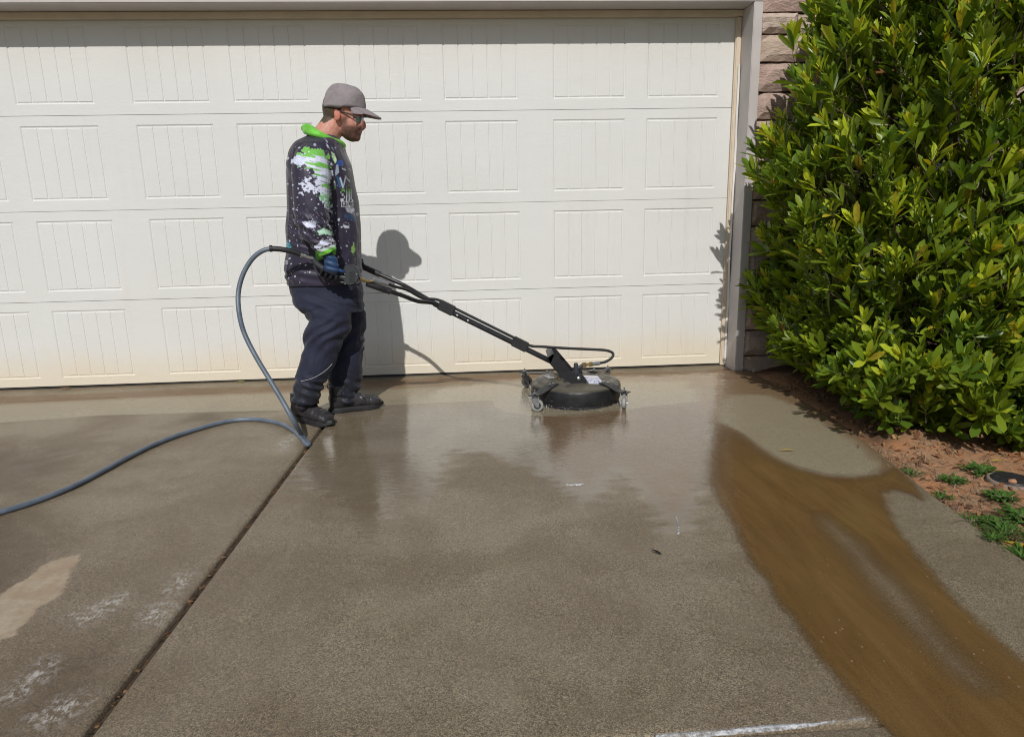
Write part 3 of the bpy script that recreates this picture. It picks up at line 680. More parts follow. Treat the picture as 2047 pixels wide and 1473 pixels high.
# woody stems fanning out from the foot, and the green shoots that carry the leaves
for k in range(9):
    a = 2 * math.pi * k / 9 + .3; zt = srng.uniform(1.5, 2.2); q = .62 * np.interp(zt, BZ, BR)
    pts = catmull([(BC[0] + .07 * math.cos(a), BC[1] + .06 * math.sin(a), -.05), (BC[0] + .22 * math.cos(a), BC[1] + .18 * math.sin(a), .45), (BC[0] + .55 * q * math.cos(a + .2), BC[1] + .45 * q * math.sin(a + .2), 1.0), (BC[0] + q * math.cos(a), BC[1] + .8 * q * math.sin(a), zt)], 5)
    MB().tube(pts, list(np.linspace(.026, .008, len(pts))), 7).build('stem', M_BARK, shrub, smooth=True)
tw = MB()
for p, ax, dep in zip(tips, axes, depthv):
    inn = np.array([BC[0] + srng.normal(0, .25), BC[1] + srng.normal(0, .2), max(.1, p[2] - srng.uniform(.3, .9))]); b0 = p - ax * .16; b1 = b0 + (inn - b0) * srng.uniform(.15, .35) + srng.normal(0, .03, 3)
    if srng.random() < .45: continue
    V, F = tube_geo([p - ax * .01, p - ax * .09 + srng.normal(0, .006, 3), b0, b1], [.0014, .002, .0026, .0040], 4, False); tw.add(V, F)
tw.build('twigs', M_BARK, shrub, smooth=True)['kind'] = 'stuff'

# ================================================================== BED LITTER, WEEDS, LID
def bh(x, y):
    if x < float(xe(y)): return .002
    return float(bed_h(x, y)) + .008 * mnoise.noise(Vector((x * 14, y * 14, 0))) + .005 * mnoise.noise(Vector((x * 40, y * 40, 5)))
lv = []; lf = []; lc = []
def strand(p, ang, ln, w, col, lift=.012, bow=.0):
    n = len(lv); d = np.array([math.cos(ang), math.sin(ang), 0]); s_ = np.array([-d[1], d[0], 0]) * w
    p = np.array(p); m_ = p + d * ln * .5 + s_ / w * bow + np.array([0, 0, lift]); e = p + d * ln + np.array([0, 0, lift * .3])
    for q, ww in ((p, 1), (m_, 1), (e, .3)): lv.extend([q - s_ * ww, q + s_ * ww]); lc.extend([col, col])
    lf.extend([(n, n + 1, n + 3, n + 2), (n + 2, n + 3, n + 5, n + 4)])
for k in range(9000):
    y = srng.uniform(-3.4, -.4); x = float(xe(y)) + srng.random() ** 1.5 * 1.7 + .004 - (srng.random() < .05) * abs(srng.normal(0, .06))
    dens = mnoise.noise(Vector((x * 3.2, y * 3.2, 2))) + .12 * (y < -2.2)
    if dens < srng.uniform(-.25, .35): continue
    c = np.array([(.36, .26, .16), (.44, .35, .23), (.25, .16, .10), (.15, .09, .055), (.50, .42, .30)][srng.integers(0, 5)]) * srng.uniform(.7, 1.1)
    strand((x, y, bh(x, y) + .003), srng.uniform(0, 6.28), srng.uniform(.02, .085), srng.uniform(.0007, .0017), c, srng.uniform(.002, .016), srng.normal(0, .006))
for k in range(900):
    y = srng.uniform(-2.9, -.5); x = float(xe(y)) + .01 + srng.random() * 1.5
    if y < -2.1 and srng.random() < .5: continue
    c = np.array([(.26, .12, .06), (.33, .18, .09), (.16, .085, .05), (.38, .22, .10)][srng.integers(0, 4)]) * srng.uniform(.7, 1.2)
    strand((x, y, bh(x, y) + .003), srng.uniform(0, 6.28), srng.uniform(.02, .06), srng.uniform(.004, .011), c, srng.uniform(.004, .018))
me = mesh_from(lv, lf, 'bed_litter'); set_attr(me, 'tint', np.array(lc), 'FLOAT_COLOR')
tag(obj('bed_litter', me, M_TINT), 'dry straw, dead leaves and mulch scraps strewn over the red bed', 'litter', kind='stuff')

def weed(p, n, r, h, label, broad=False):
    V = []; F = []; C = []; p = np.array(p)
    for k in range(n):
        a = srng.uniform(0, 6.28); ln = h * srng.uniform(.6, 1.2); w = (.006 if broad else .0026) * srng.uniform(.7, 1.3); b0 = p + np.array([math.cos(a), math.sin(a), 0]) * r * srng.random() * .8
        d = np.array([math.cos(a), math.sin(a), 0]) * srng.uniform(.35, 1.1); s_ = np.array([-math.sin(a), math.cos(a), 0]) * w; c = np.array([.075, .155, .028]) * srng.uniform(.65, 1.35); m0 = len(V)
        for t, ww in ((0, .6), (.4, 1.0), (.75, .85), (1, .1)):
            q = b0 + d * ln * t + np.array([0, 0, ln * (1.1 * t - .75 * t * t)]); V += [q - s_ * ww, q + s_ * ww]; C += [c, c]
        for i in range(3): F.append((m0 + 2 * i, m0 + 2 * i + 1, m0 + 2 * i + 3, m0 + 2 * i + 2))
    V = np.array(V); me = mesh_from(V, F, 'weed', True); set_attr(me, 'tint', np.array(C), 'FLOAT_COLOR')
    return tag(obj('weed_tuft', me, M_TINT), label, 'weed', 'weed tufts in the red bed')
for (u, v, n, r, h, lab, br) in [(1822, 940, 60, .035, .045, 'small weed tuft at the concrete edge nearest the shrub', False), (1905, 957, 70, .04, .045, 'round weed tuft on bare red clay before the drain lid', True),
        (1965, 945, 120, .085, .045, 'broad low weed patch just behind the drain lid', True), (2002, 998, 90, .06, .05, 'dark weed clump in front of the drain lid', True), (1882, 988, 70, .045, .04, 'thin weed strip along the concrete edge below the clay patch', False),
        (1945, 1035, 70, .045, .045, 'weed tuft rooted at the concrete edge past the straw', False), (1992, 1040, 70, .04, .045, 'narrow weed tuft between straw and the big green clump', True), (2010, 1062, 170, .07, .065, 'big bright weed clump beside the yellow leaf', False),
        (2040, 1035, 140, .06, .055, 'weed clump at the edge of the picture below the drain lid', True), (2046, 1105, 120, .06, .05, 'grassy tuft hugging the concrete at the picture corner', False), (1985, 1078, 60, .03, .04, 'little weed at the concrete edge by the yellow leaf', False)]:
    g = G(u, v); weed((g[0], g[1], bh(g[0], g[1]) - .002), n, r, h, lab, br)

lid_c = G(2012, 966); lid = empty('drain_lid', (lid_c[0] + .02, lid_c[1], bh(lid_c[0], lid_c[1]) + .004), 'round black plastic drain lid in a grey collar in the bed', 'drain lid')
L0 = (lid.location.x, lid.location.y, lid.location.z)
MB().lathe([(.090, -.03), (.090, -.002), (.086, .003), (.077, .004), (.075, .001)], L0, 40).build('collar', simple('grey_collar', (.26, .21, .17), .9, var=.3), lid, smooth=True)
MB().lathe([(.074, -.02), (.074, .006), (.070, .011), (.03, .013), (.001, .013)], L0, 40).build('lid', M_RUBBER, lid, smooth=True)
pb = G(2022, 975); bmv = bmesh.new(); bmesh.ops.create_icosphere(bmv, subdivisions=3, radius=1)
for v_ in bmv.verts: v_.co = Vector((v_.co.x * .017, v_.co.y * .013, v_.co.z * .010)) * (1 + .2 * mnoise.noise(v_.co * 1.7))
me = bpy.data.meshes.new('pebble'); bmv.to_mesh(me); bmv.free(); po = obj('pebble', me, simple('orange_pebble', (.42, .21, .12), .8), smooth=True); po.location = (pb[0], pb[1], lid.location.z + .016); tag(po, 'small orange pebble resting on the drain lid rim', 'pebble')

# fallen leaves
def fallen(u, v, ang, ln, w, col, label, z=None, curl=.3, name='fallen_leaf'):
    g = G(u, v); T, Fc = leaf_template(.5, curl); V = T * np.array([w, ln, ln * .35]); V[:, 2] -= V[:, 2].min() - .001
    c, s_ = math.cos(ang), math.sin(ang); V = V @ np.array([[c, s_, 0], [-s_, c, 0], [0, 0, 1]]); me = mesh_from(V, Fc, name, True)
    set_attr(me, 'tint', np.tile(col, (len(V), 1)), 'FLOAT_COLOR'); o = obj(name, me, M_TINT)
    o.location = (g[0], g[1], (.007 if z is None else z)); return tag(o, label, 'leaf', 'fallen leaves on the ground')
YEL = (.50, .36, .05)
fallen(1558, 903, -1.7, .07, .024, YEL, 'yellow leaf lying on the pale washed swath')
fallen(1645, 826, -1.2, .07, .026, YEL, 'yellow leaf lying at the edge of the shrub shadow')
fallen(470, 764, -1.5, .07, .028, (.42, .42, .08), 'yellow green leaf against the foot of the garage door', .001)
fallen(118, 779, -1.0, .07, .05, (.30, .13, .06), 'brown curled leaf at the foot of the garage door', .001, .8)
fallen(1300, 1104, -2.4, .045, .022, (.015, .012, .010), 'black wet leaf scrap on the bare concrete', None, .9)
for (u, v, a, ln, w, col, lab) in [(2000, 1075, -2.4, .085, .05, (.50, .34, .04), 'large yellow leaf by the concrete edge among weeds'), (1990, 900, -1.2, .085, .04, (.46, .20, .06), 'orange leaf under the shrub front'),
        (2010, 912, -1.6, .08, .03, (.40, .16, .07), 'rust leaf lying just below the orange one'), (1975, 926, -1.5, .08, .02, (.46, .40, .06), 'narrow yellow leaf behind the drain lid'), (2035, 918, -1.5, .09, .035, (.44, .17, .06), 'copper leaf at the picture edge under the shrub'),
        (1795, 882, -.8, .06, .025, (.45, .33, .10), 'tan leaf in the shrub shadow by the darkened soil'), (1905, 930, -2.0, .06, .024, (.25, .10, .05), 'dark red leaf on the bare clay')]:
    g = G(u, v); fallen(u, v, a, ln, w, col, lab, bh(g[0], g[1]) + .006)
# bits of brown leaf caught in the long joint
for k, (u, v, s_) in enumerate([(576, 920, 1), (548, 957, 1.2), (503, 1012, .8), (482, 1040, 1.1), (218, 1378, 1.2), (210, 1393, .9)]):
    lab = ['leaf scrap in the joint nearest the hose loop', 'second leaf scrap down the joint from the hose loop', 'third scrap down the joint, paler', 'fourth scrap down the joint from the hose loop', 'leaf crumb in the joint near the white scale', 'leaf crumb lowest in the joint'][k]
    fallen(u, v, .4 * k - .4, .034 * s_, .018 * s_, (.34, .15, .07), lab, -.014, .5)
jv = []; jf = []; jc = []
for k in range(230):
    q = srng.random() ** .8; y = YB0 - .2 - q * 3.2; x = xj(y) + srng.normal(0, .0045); r_ = srng.uniform(.002, .008); n0 = len(jv); c = np.array([(.20, .095, .045), (.10, .06, .035), (.24, .14, .075), (.06, .045, .03)][srng.integers(0, 4)]) * srng.uniform(.7, 1.2)
    nz_ = srng.normal(0, .5, (4, 3)); b0 = np.array([[-1, -.6, 0], [1, -.5, .3], [1, .6, 0], [-1, .5, .4]]) + nz_ * .4; jv.extend((b0 * r_ + np.array([x, y, srng.uniform(-.018, -.009)])).tolist()); jf.append((n0, n0 + 1, n0 + 2, n0 + 3)); jc += [c] * 4
me = mesh_from(jv, jf, 'joint_crumbs'); set_attr(me, 'tint', np.array(jc), 'FLOAT_COLOR'); obj('joint_crumbs', me, M_TINT, drive)['kind'] = 'stuff'
# foam
def m_foam():
    t = NT('foam'); p = t.pos(); n = t.noise(p, 85, 4, .7); b = t.noise(t.map(p, (14, 60, 20)), 1.0, 4, .7)
    pr = t.bsdf(t.mix(t.step(n, .4, .65), (.42, .43, .45), (.70, .71, .73)), .3, t.bump(n, .8, .004), Alpha=t.step(t.math('ADD', t.math('MULTIPLY', n, .25), t.math('MULTIPLY', t.noise(t.map(p, (7, 70, 20)), 1.0, 3, .6), .75)), .36, .66))
    return t.done(pr)
M_FOAM = m_foam()
def foam(pxs, w, label, z=.0045):
    P = catmull([tuple(G(u, v)) for u, v in pxs], 6); n = len(P); mb = MB(); V = []; F = []
    for i, p in enumerate(P):
        t = P[min(i + 1, n - 1)] - P[max(i - 1, 0)]; t /= np.linalg.norm(t); s_ = np.array([-t[1], t[0], 0]); q = i / (n - 1)
        ww = w * (math.sin(math.pi * min(1, max(0.03, q))) ** .5) * (1 + .45 * mnoise.noise(Vector((q * 9, w * 99, 0))))
        V += [p - s_ * ww + np.array([0, 0, z - .004]), p - s_ * ww * .5 + np.array([0, 0, z + .002]), p + s_ * ww * .5 + np.array([0, 0, z + .002]), p + s_ * ww + np.array([0, 0, z - .004])]
        if i: a = 4 * (i - 1); F += [(a + k, a + k + 1, a + 5 + k, a + 4 + k) for k in range(3)]
    o = obj('foam_streak', mesh_from(V, F, 'foam', True), M_FOAM); return tag(o, label, 'foam', 'streaks of white foam')
foam([(1310, 1474), (1400, 1466), (1480, 1460), (1560, 1454), (1640, 1448)], .0105, 'long white foam line floating in the front joint')
foam([(1640, 1447), (1690, 1442), (1732, 1438)], .003, 'thin foam end of the joint beside the muddy water')
foam([(1132, 970), (1142, 969), (1156, 969), (1170, 967)], .008, 'small curled foam fleck in front of the machine')
foam([(1352, 1035), (1356, 1050), (1357, 1062), (1354, 1070)], .006, 'thin upright foam streak on the bare concrete')

# ================================================================== SURFACE CLEANER
MC = np.array([-1.228, -.805]); DR = .276
DK = ([0, .08, .15, DR - .06, DR - .016, DR], [.142, .140, .134, .126, .118, .106])
def deck_z(r_): return float(np.interp(r_, *DK))
mach = empty('surface_cleaner', (MC[0], MC[1], 0), 'black round rotary surface cleaner on four casters with a long push handle', 'surface cleaner')
def m_deck():
    t = NT('wet_dusty_deck'); p = t.pos(); nrm = t.n('SeparateXYZ', i={0: t.n('NewGeometry').outputs['Normal']}).outputs[2]
    n1 = t.noise(p, 11, 5, .65); up = t.step(nrm, .35, .9)
    c = t.mix(t.math('MULTIPLY', up, t.step(n1, .28, .55)), (.014, .015, .017), (.095, .086, .064))
    r = t.mix(t.step(t.noise(p, 16, 4), .42, .6), .55, .28)
    return t.done(t.bsdf(c, r, t.bump(t.noise(p, 260, 3), .25, .001), Specular_IOR_Level=.5))
M_DECK = m_deck()
hb = lambda z: (MC[0], MC[1], z)
MB().lathe([(DR - .012, .022), (DR, .026), (DR + .004, .046), (DR + .003, .098), (DR - .002, .110), (DR - .016, .119), (DR - .06, .126), (.15, .134), (.08, .140), (.001, .142)], hb(0), 72).build('deck', M_DECK, mach, smooth=True, auto=50)
MB().lathe([(DR - .020, .008), (DR - .006, .008), (DR - .005, .045), (DR - .020, .045)], hb(0), 72).build('brush_skirt', M_RUBBER, mach, smooth=True)
# raised pressing on the handle side of the deck, decals beside it
pressing = MB(); V = []; F = []
for i in range(13):
    a = rad(128 + i * 8.5); 
    for k in range(7):
        r_ = .105 + .157 * k / 6; hz = deck_z(r_) + .001 + .024 * math.sin(math.pi * min(1, max(0, i / 12))) ** .6 * math.sin(math.pi * min(1, .15 + k / 6 * .85)) ** .7
        V.append((MC[0] + r_ * math.cos(a), MC[1] + r_ * math.sin(a), hz - .02 * (k == 6)))
for i in range(12):
    for k in range(6): q = i * 7 + k; F.append((q, q + 1, q + 8, q + 7))
pressing.add(V, F).build('deck_pressing', M_DECK, mach, smooth=True)
def deck_patch(name, u, v, w, h, m, rot=0.0, lift=.004, dz=.130):
    g = G(u, v, dz); c, s_ = math.cos(rot), math.sin(rot); V = []; n = 5
    for j in range(n):
        for i in range(n):
            x, y = (i / (n - 1) - .5) * w, (j / (n - 1) - .5) * h; X_, Y_ = g[0] + c * x - s_ * y, g[1] + s_ * x + c * y
            r_ = math.hypot(X_ - MC[0], Y_ - MC[1]); V.append((X_, Y_, deck_z(r_) + lift))
    V2 = V + [(a, b, c_ - .0025) for a, b, c_ in V]; F = [(j * n + i, j * n + i + 1, (j + 1) * n + i + 1, (j + 1) * n + i) for j in range(n - 1) for i in range(n - 1)]
    ring = [i for i in range(n)] + [j * n + n - 1 for j in range(1, n)] + [(n - 1) * n + i for i in range(n - 2, -1, -1)] + [j * n for j in range(n - 2, 0, -1)]
    F += [(ring[(k + 1) % len(ring)], ring[k], ring[k] + n * n, ring[(k + 1) % len(ring)] + n * n) for k in range(len(ring))]
    return obj(name, mesh_from(V2, F), m, mach)
def m_label():
    t = NT('safety_label'); o = t.pos(); n = t.noise(o, 70, 3, .6)
    g = G(1184, 761, .130); sep = t.n('SeparateXYZ', i={0: o}); y = sep.outputs[1]; x = sep.outputs[0]
    c = t.mix(t.step(n, .50, .56), (.72, .73, .76), (.16, .20, .52)); band = t.step(y, g[1] + .045, g[1] + .048)
    c = t.mix(band, c, (.72, .72, .74)); c = t.mix(t.math('MULTIPLY', t.step(y, g[1] + .030, g[1] + .033), t.math('SUBTRACT', 1.0, band)), c, (.52, .42, .58))
    return t.done(t.bsdf(c, .35))
deck_patch('safety_label', 1186, 761, .090, .17, m_label(), .02)
M_GOLD = simple('gold_print', (.50, .31, .05), .4); M_SILV = simple('silver_print', (.55, .55, .54), .4)
deck_patch('badge', 1116, 752, .060, .050, M_GOLD, .0, .026)
for k in range(4): deck_patch('vent_stripe', 1094 + k * 4.5, 761, .006, .085, M_SILV, .24, .026)
deck_patch('gold_stripe', 1112, 762, .007, .12, M_GOLD, .24, .026)
# caster arms and casters
def caster(cx, cy, rotw):
    ang = math.atan2(cy - MC[1], cx - MC[0]); d = np.array([math.cos(ang), math.sin(ang), 0]); s_ = np.array([-d[1], d[0], 0]); c0 = np.array([cx, cy, 0.])
    inner = np.array([MC[0], MC[1], 0]) + d * (DR - .085); arm = MB(); prof = [(inner, .1325), (inner + d * .055, .128), (inner + d * .080, .120), (c0 - d * .045, .102), (c0 - d * .030, .098), (c0 + d * .030, .098)]
    V = []; F = []
    for i, (p, z) in enumerate(prof):
        w = [.028, .034, .036, .030, .026, .024][i]
        for dz in (0, .005):
            V += [p + s_ * w + np.array([0, 0, z + dz]), p - s_ * w + np.array([0, 0, z + dz])]
        if i:
            a = 4 * (i - 1); F += [(a, a + 1, a + 5, a + 4), (a + 2, a + 6, a + 7, a + 3), (a, a + 4, a + 6, a + 2), (a + 1, a + 3, a + 7, a + 5)]
    F += [(0, 2, 3, 1), (20, 21, 23, 22)]
    ar = MB().add(V, F).build('caster_arm', M_BLACK, mach, bevel=.001)
    for q in (.02, .05):
        b = inner + d * q; MB().lathe([(.008, 0), (.008, .006), (.004, .008)], (b[0], b[1], .136), 8).build('bolt', M_STEEL, ar)
    cs = empty('caster', (cx - MC[0], cy - MC[1], 0), parent=mach)
    w = np.array([math.cos(rotw), math.sin(rotw), 0]); ax = np.array([-w[1], w[0], 0]); R_ = .036; tr = .014; wc = c0 - w * tr + np.array([0, 0, R_ + .002])
    MB().lathe([(.020, -.012), (R_ - .006, -.0125), (R_, -.008), (R_, .008), (R_ - .006, .0125), (.020, .012)], wc, 28, ax).build('wheel', M_WHEEL, cs, smooth=True)
    MB().lathe([(.003, -.0145), (.021, -.0130), (.0225, -.010), (.0225, .010), (.021, .0130), (.003, .0145)], wc, 24, ax).build('hub', M_HUB, cs, smooth=True)
    fk = MB()
    for sg in (-1, 1):
        o_ = ax * sg * .0175; fk.prism([wc + o_ + np.array([0, 0, -.010]) + w * .008, wc + o_ + np.array([0, 0, -.010]) - w * .008, c0 + o_ - w * .024 + np.array([0, 0, .084]), c0 + o_ + w * .026 + np.array([0, 0, .084])], ax * sg * .0022)
    fk.obox(c0 + np.array([0, 0, .0845]), w * .026, ax * .0198, np.array([0, 0, .0018]))
    fk.build('fork', M_STEEL, cs)
    MB().lathe([(.018, .087), (.018, .094), (.012, .0975)], c0, 20).build('swivel_race', M_STEEL, cs, smooth=True)
    MB().tube([c0 + np.array([0, 0, .094]), c0 + np.array([0, 0, .130])], .0045, 8).build('stud', M_STEEL, cs); MB().lathe([(.010, .1035), (.010, .112)], c0, 6).build('nut', M_STEEL, cs)
    MB().tube([wc - ax * .023, wc + ax * .023], .005, 8).build('axle', M_STEEL, cs)
caster(-1.510, -1.055, rad(180)); caster(-.978, -1.06, rad(75)); caster(-1.520, -.465, rad(190)); caster(-.955, -.465, rad(60))
# yoke, handle
YC = -.83
yk = MB(); plate = [(1150, 752), (1164, 749), (1172, 760), (1173, 774), (1166, 782), (1146, 780), (1142, 767), (1118, 750), (1099, 727), (1095, 715), (1106, 707), (1118, 714)]
YN = -.945; YW = .235
pl0 = [AT(u, v, YN) for u, v in plate]
yk.prism(pl0, (0, .006, 0)); yk.prism([p + np.array([.015, YW - .006, 0]) for p in pl0], (0, .006, 0))
a_, b_ = pl0[8], pl0[10]; yk.prism([pl0[9], pl0[10], pl0[10] + (pl0[7] - pl0[9]) * .10, pl0[8] + (pl0[7] - pl0[9]) * .05], (.012, YW, 0))
yoke = yk.build('yoke', M_BLACK, mach, bevel=.002)
pv = AT(1157, 756, YN)
MB().lathe([(.012, 0), (.012, .007), (.006, .010)], pv, 6, (0, -1, 0)).build('pivot_bolt', M_STEEL, yoke)
MB().box((pv[0] - .03, YC - .060, .12), (pv[0] + .022, YC + .060, .165)).build('pivot_block', M_BLACK, mach, bevel=.004)
HB = AT(1101, 722, YC); HF = AT(868, 607, -.845)
hdir = (HF - HB) / np.linalg.norm(HF - HB)
MB().tube([HB - hdir * .03, HF], .0165, 14).build('handle_tube', M_BLACK, mach, smooth=True)
NEAR = [AT(880, 613, -.85), AT(862, 605, -.88), AT(835, 602, -.96), AT(805, 591, -1.04), AT(770, 579, -1.09), AT(733, 566, -1.11)]
FAR = [AT(880, 613, -.825), AT(862, 602, -.80), AT(835, 586, -.74), AT(805, 569, -.68), AT(760, 549, -.65), AT(700, 522, -.63)]
MB().tube(catmull(NEAR, 6), .0125, 12).build('handle_bar', M_BLACK, mach, smooth=True); MB().tube(catmull(FAR, 6), .0125, 12).build('handle_bar', M_BLACK, mach, smooth=True)
MB().tube([NEAR[3] * .3 + NEAR[4] * .7, NEAR[5]], .0185, 14).build('grip', M_RUBBER, mach, smooth=True)
MB().tube([FAR[4], FAR[5]], .0185, 14).build('grip', M_RUBBER, mach, smooth=True)
for (u, v) in ((892, 613), (1038, 682)):
    t_ = (u - 868) / (1101 - 868); c = HF + (HB - HF) * t_ + np.array([0, 0, .012]); up = np.cross(hdir, [0, 1, 0]); up = up if up[2] > 0 else -up
    MB().obox(c, hdir * .052, np.array([0, .026, 0]), up * .030).build('hose_clamp', M_RUBBER, mach, bevel=.006)
for (u, v) in ((913, 637), (934, 646)):
    t_ = (u - 868) / (1101 - 868); c = HF + (HB - HF) * t_ + np.array([0, -.016, 0]); MB().lathe([(.007, 0), (.007, .004), (.003, .006)], c, 8, (0, -1, 0)).build('bolt', M_STEEL, mach)
# swivel, brass coupling and whip hose
s0 = AT(1148, 738, YC); s1 = AT(1165, 730, YC); s2 = AT(1184, 728, YC + .01); s3 = AT(1198, 726, YC + .02)
MB().lathe([(.020, .13), (.020, .185), (.014, .19), (.014, .225), (.010, .235)], (s0[0] + .01, YC, 0), 16).build('swivel', M_HUB, mach, smooth=True)
MB().tube([s0 + np.array([.01, 0, 0]), s1], .011, 10).build('elbow', M_HUB, mach, smooth=True)
MB().tube([s1 - (s2 - s1) * .05, s1 + (s2 - s1) * .35], .0155, 6).tube([s1 + (s2 - s1) * .35, s1 + (s2 - s1) * .65], .011, 12).tube([s1 + (s2 - s1) * .65, s2], .0150, 6).build('brass_coupling', M_BRASS, mach)
MB().tube([s2, s3], .0118, 14).build('hose_ferrule', M_STEEL, mach, smooth=True)
off = np.array([0, 0, .032])
def hp(u): t_ = (u - 868) / (1101 - 868); return HF + (HB - HF) * t_ + np.array([0, -.004, .034])
whip = [s3, AT(1211, 723, YC + .03), AT(1223, 715, YC + .045), AT(1225, 706, YC + .055), AT(1212, 700.5, YC + .055), AT(1185, 698.5, YC + .045), AT(1130, 696, YC + .02), AT(1085, 693, YC + .0), hp(1058), hp(1030), hp(970), hp(900), hp(875), AT(845, 596, -.88), AT(815, 580, -.98), AT(790, 573, -1.06), AT(776, 568, -1.09)]
MB().tube(catmull(whip, 8), .0085, 12).build('whip_hose', M_RUBBER, mach, smooth=True)
f0, f1 = AT(776, 568, -1.09), AT(748, 560, -1.115)
MB().tube([f0, f1], .0105, 12).build('hose_ferrule', M_STEEL, mach, smooth=True); MB().tube([f1, f1 + (f1 - f0) * .12 + np.array([-.003, 0, 0])], .0155, 6).build('hex_nut', M_STEEL, mach)
MB().tube([f1, AT(738, 563, -1.125), AT(722, 560, -1.14)], .007, 10).build('coupler', M_BRASS, mach, smooth=True)
# trigger gun
GY = -1.15
gun = empty('trigger_gun', (AT(700, 548, GY) - np.array([MC[0], MC[1], 0])), parent=mach)
gb = MB().prism([AT(u, v, GY - .019) for u, v in [(686, 534), (694, 529), (708, 530), (716, 539), (719, 552), (715, 564), (704, 571), (692, 570), (686, 562), (688, 548)]], (0, .038, 0)).build('gun_body', M_HUB, gun, bevel=.006, seg=3, smooth=True)
for k in range(5):
    a = AT(698, 545 + k * 4.6, GY - .0195); b = AT(709, 543 + k * 4.6, GY - .0195); MB().obox((a + b) / 2, (b - a) / 2, (0, .0022, 0), (0, 0, .0022)).build('cooling_rib', M_RUBBER, gun)
for (u, v) in ((689, 547), (713, 548), (690, 567)):
    MB().lathe([(.0035, 0), (.0035, .003)], AT(u, v, GY - .019), 8, (0, -1, 0)).build('screw', M_STEEL, gun)
MB().tube(catmull([AT(694, 557, GY), AT(662, 546, GY), AT(636, 530, GY), AT(626, 517, GY)], 3), .0165, 12).build('gun_grip', M_HUB, gun, smooth=True)
MB().tube(catmull([AT(698, 567, GY), AT(690, 565, GY), AT(680, 564, GY), AT(662, 558, GY), AT(645, 553, GY), AT(635, 546, GY), AT(629, 533, GY), AT(627, 519, GY)], 5), .0055, 8).build('hand_guard', M_HUB, gun, smooth=True)
MB().tube(catmull([AT(685, 552, GY), AT(678, 556, GY), AT(665, 551, GY), AT(655, 544, GY)], 4), .0045, 8).build('trigger', M_RUBBER, gun, smooth=True)
MB().tube([AT(626, 517, GY), AT(618, 514, GY - .005)], .0115, 10).tube([AT(618, 514, GY - .005), AT(611, 511.5, GY - .01)], .0135, 6).tube([AT(611, 511.5, GY - .01), AT(603, 509, GY - .015)], .0115, 12).build('swivel_fitting', M_STEEL, gun, smooth=True)
MB().tube([AT(719, 557, GY), AT(730, 562, GY + .015)], .009, 10).build('outlet', M_BRASS, gun, smooth=True)

# ================================================================== PRESSURE HOSE
M_HOSE = simple('grey_hose_rubber', (.115, .145, .185), .42, var=.30, vscale=14, bump=.1, bscale=300)
hose = empty('pressure_hose', (-3.2, -1.2, 0), 'long grey pressure hose looping up from the concrete to the gun', 'hose')
HR = .0125
def gz(u, v): q = G(u, v, HR); return q
hp_ = [AT(543, 497, GY - .05), AT(524, 502, GY - .06), AT(504, 518, GY - .07), AT(486, 548, GY - .09), AT(476.5, 585, GY - .12), AT(478, 625, GY - .16), AT(488, 665, GY - .18), AT(510, 710, GY - .22), AT(538, 757, GY - .26), AT(564, 800, GY - .30), AT(588, 843, GY - .33), gz(605, 872), gz(617, 886), gz(613, 888), gz(603, 876), gz(588, 862), gz(566, 849), gz(535, 841), gz(500, 838), gz(455, 842), gz(400, 856), gz(350, 872), gz(300, 892), gz(250, 917), gz(200, 944), gz(150, 970), gz(100, 991), gz(50, 1009), gz(0, 1024), gz(-60, 1042), gz(-160, 1070), gz(-300, 1100)]
MB().tube(catmull(hp_, 8), HR, 14).build('hose_line', M_HOSE, hose, smooth=True)
MB().tube(catmull([AT(604, 509.5, GY - .014), AT(585, 503, GY - .03), AT(562, 498.5, GY - .045), AT(543, 497, GY - .05)], 6), .0142, 14).build('bend_guard', M_RUBBER, hose, smooth=True)
MB().tube([AT(544, 497, GY - .05), AT(539, 497.2, GY - .052)], .0175, 14).build('end_collar', M_RUBBER, hose, smooth=True)
MB().tube([AT(606, 510.2, GY - .012), AT(601, 508.3, GY - .016)], .0155, 12).build('ferrule', M_STEEL, hose, smooth=True)

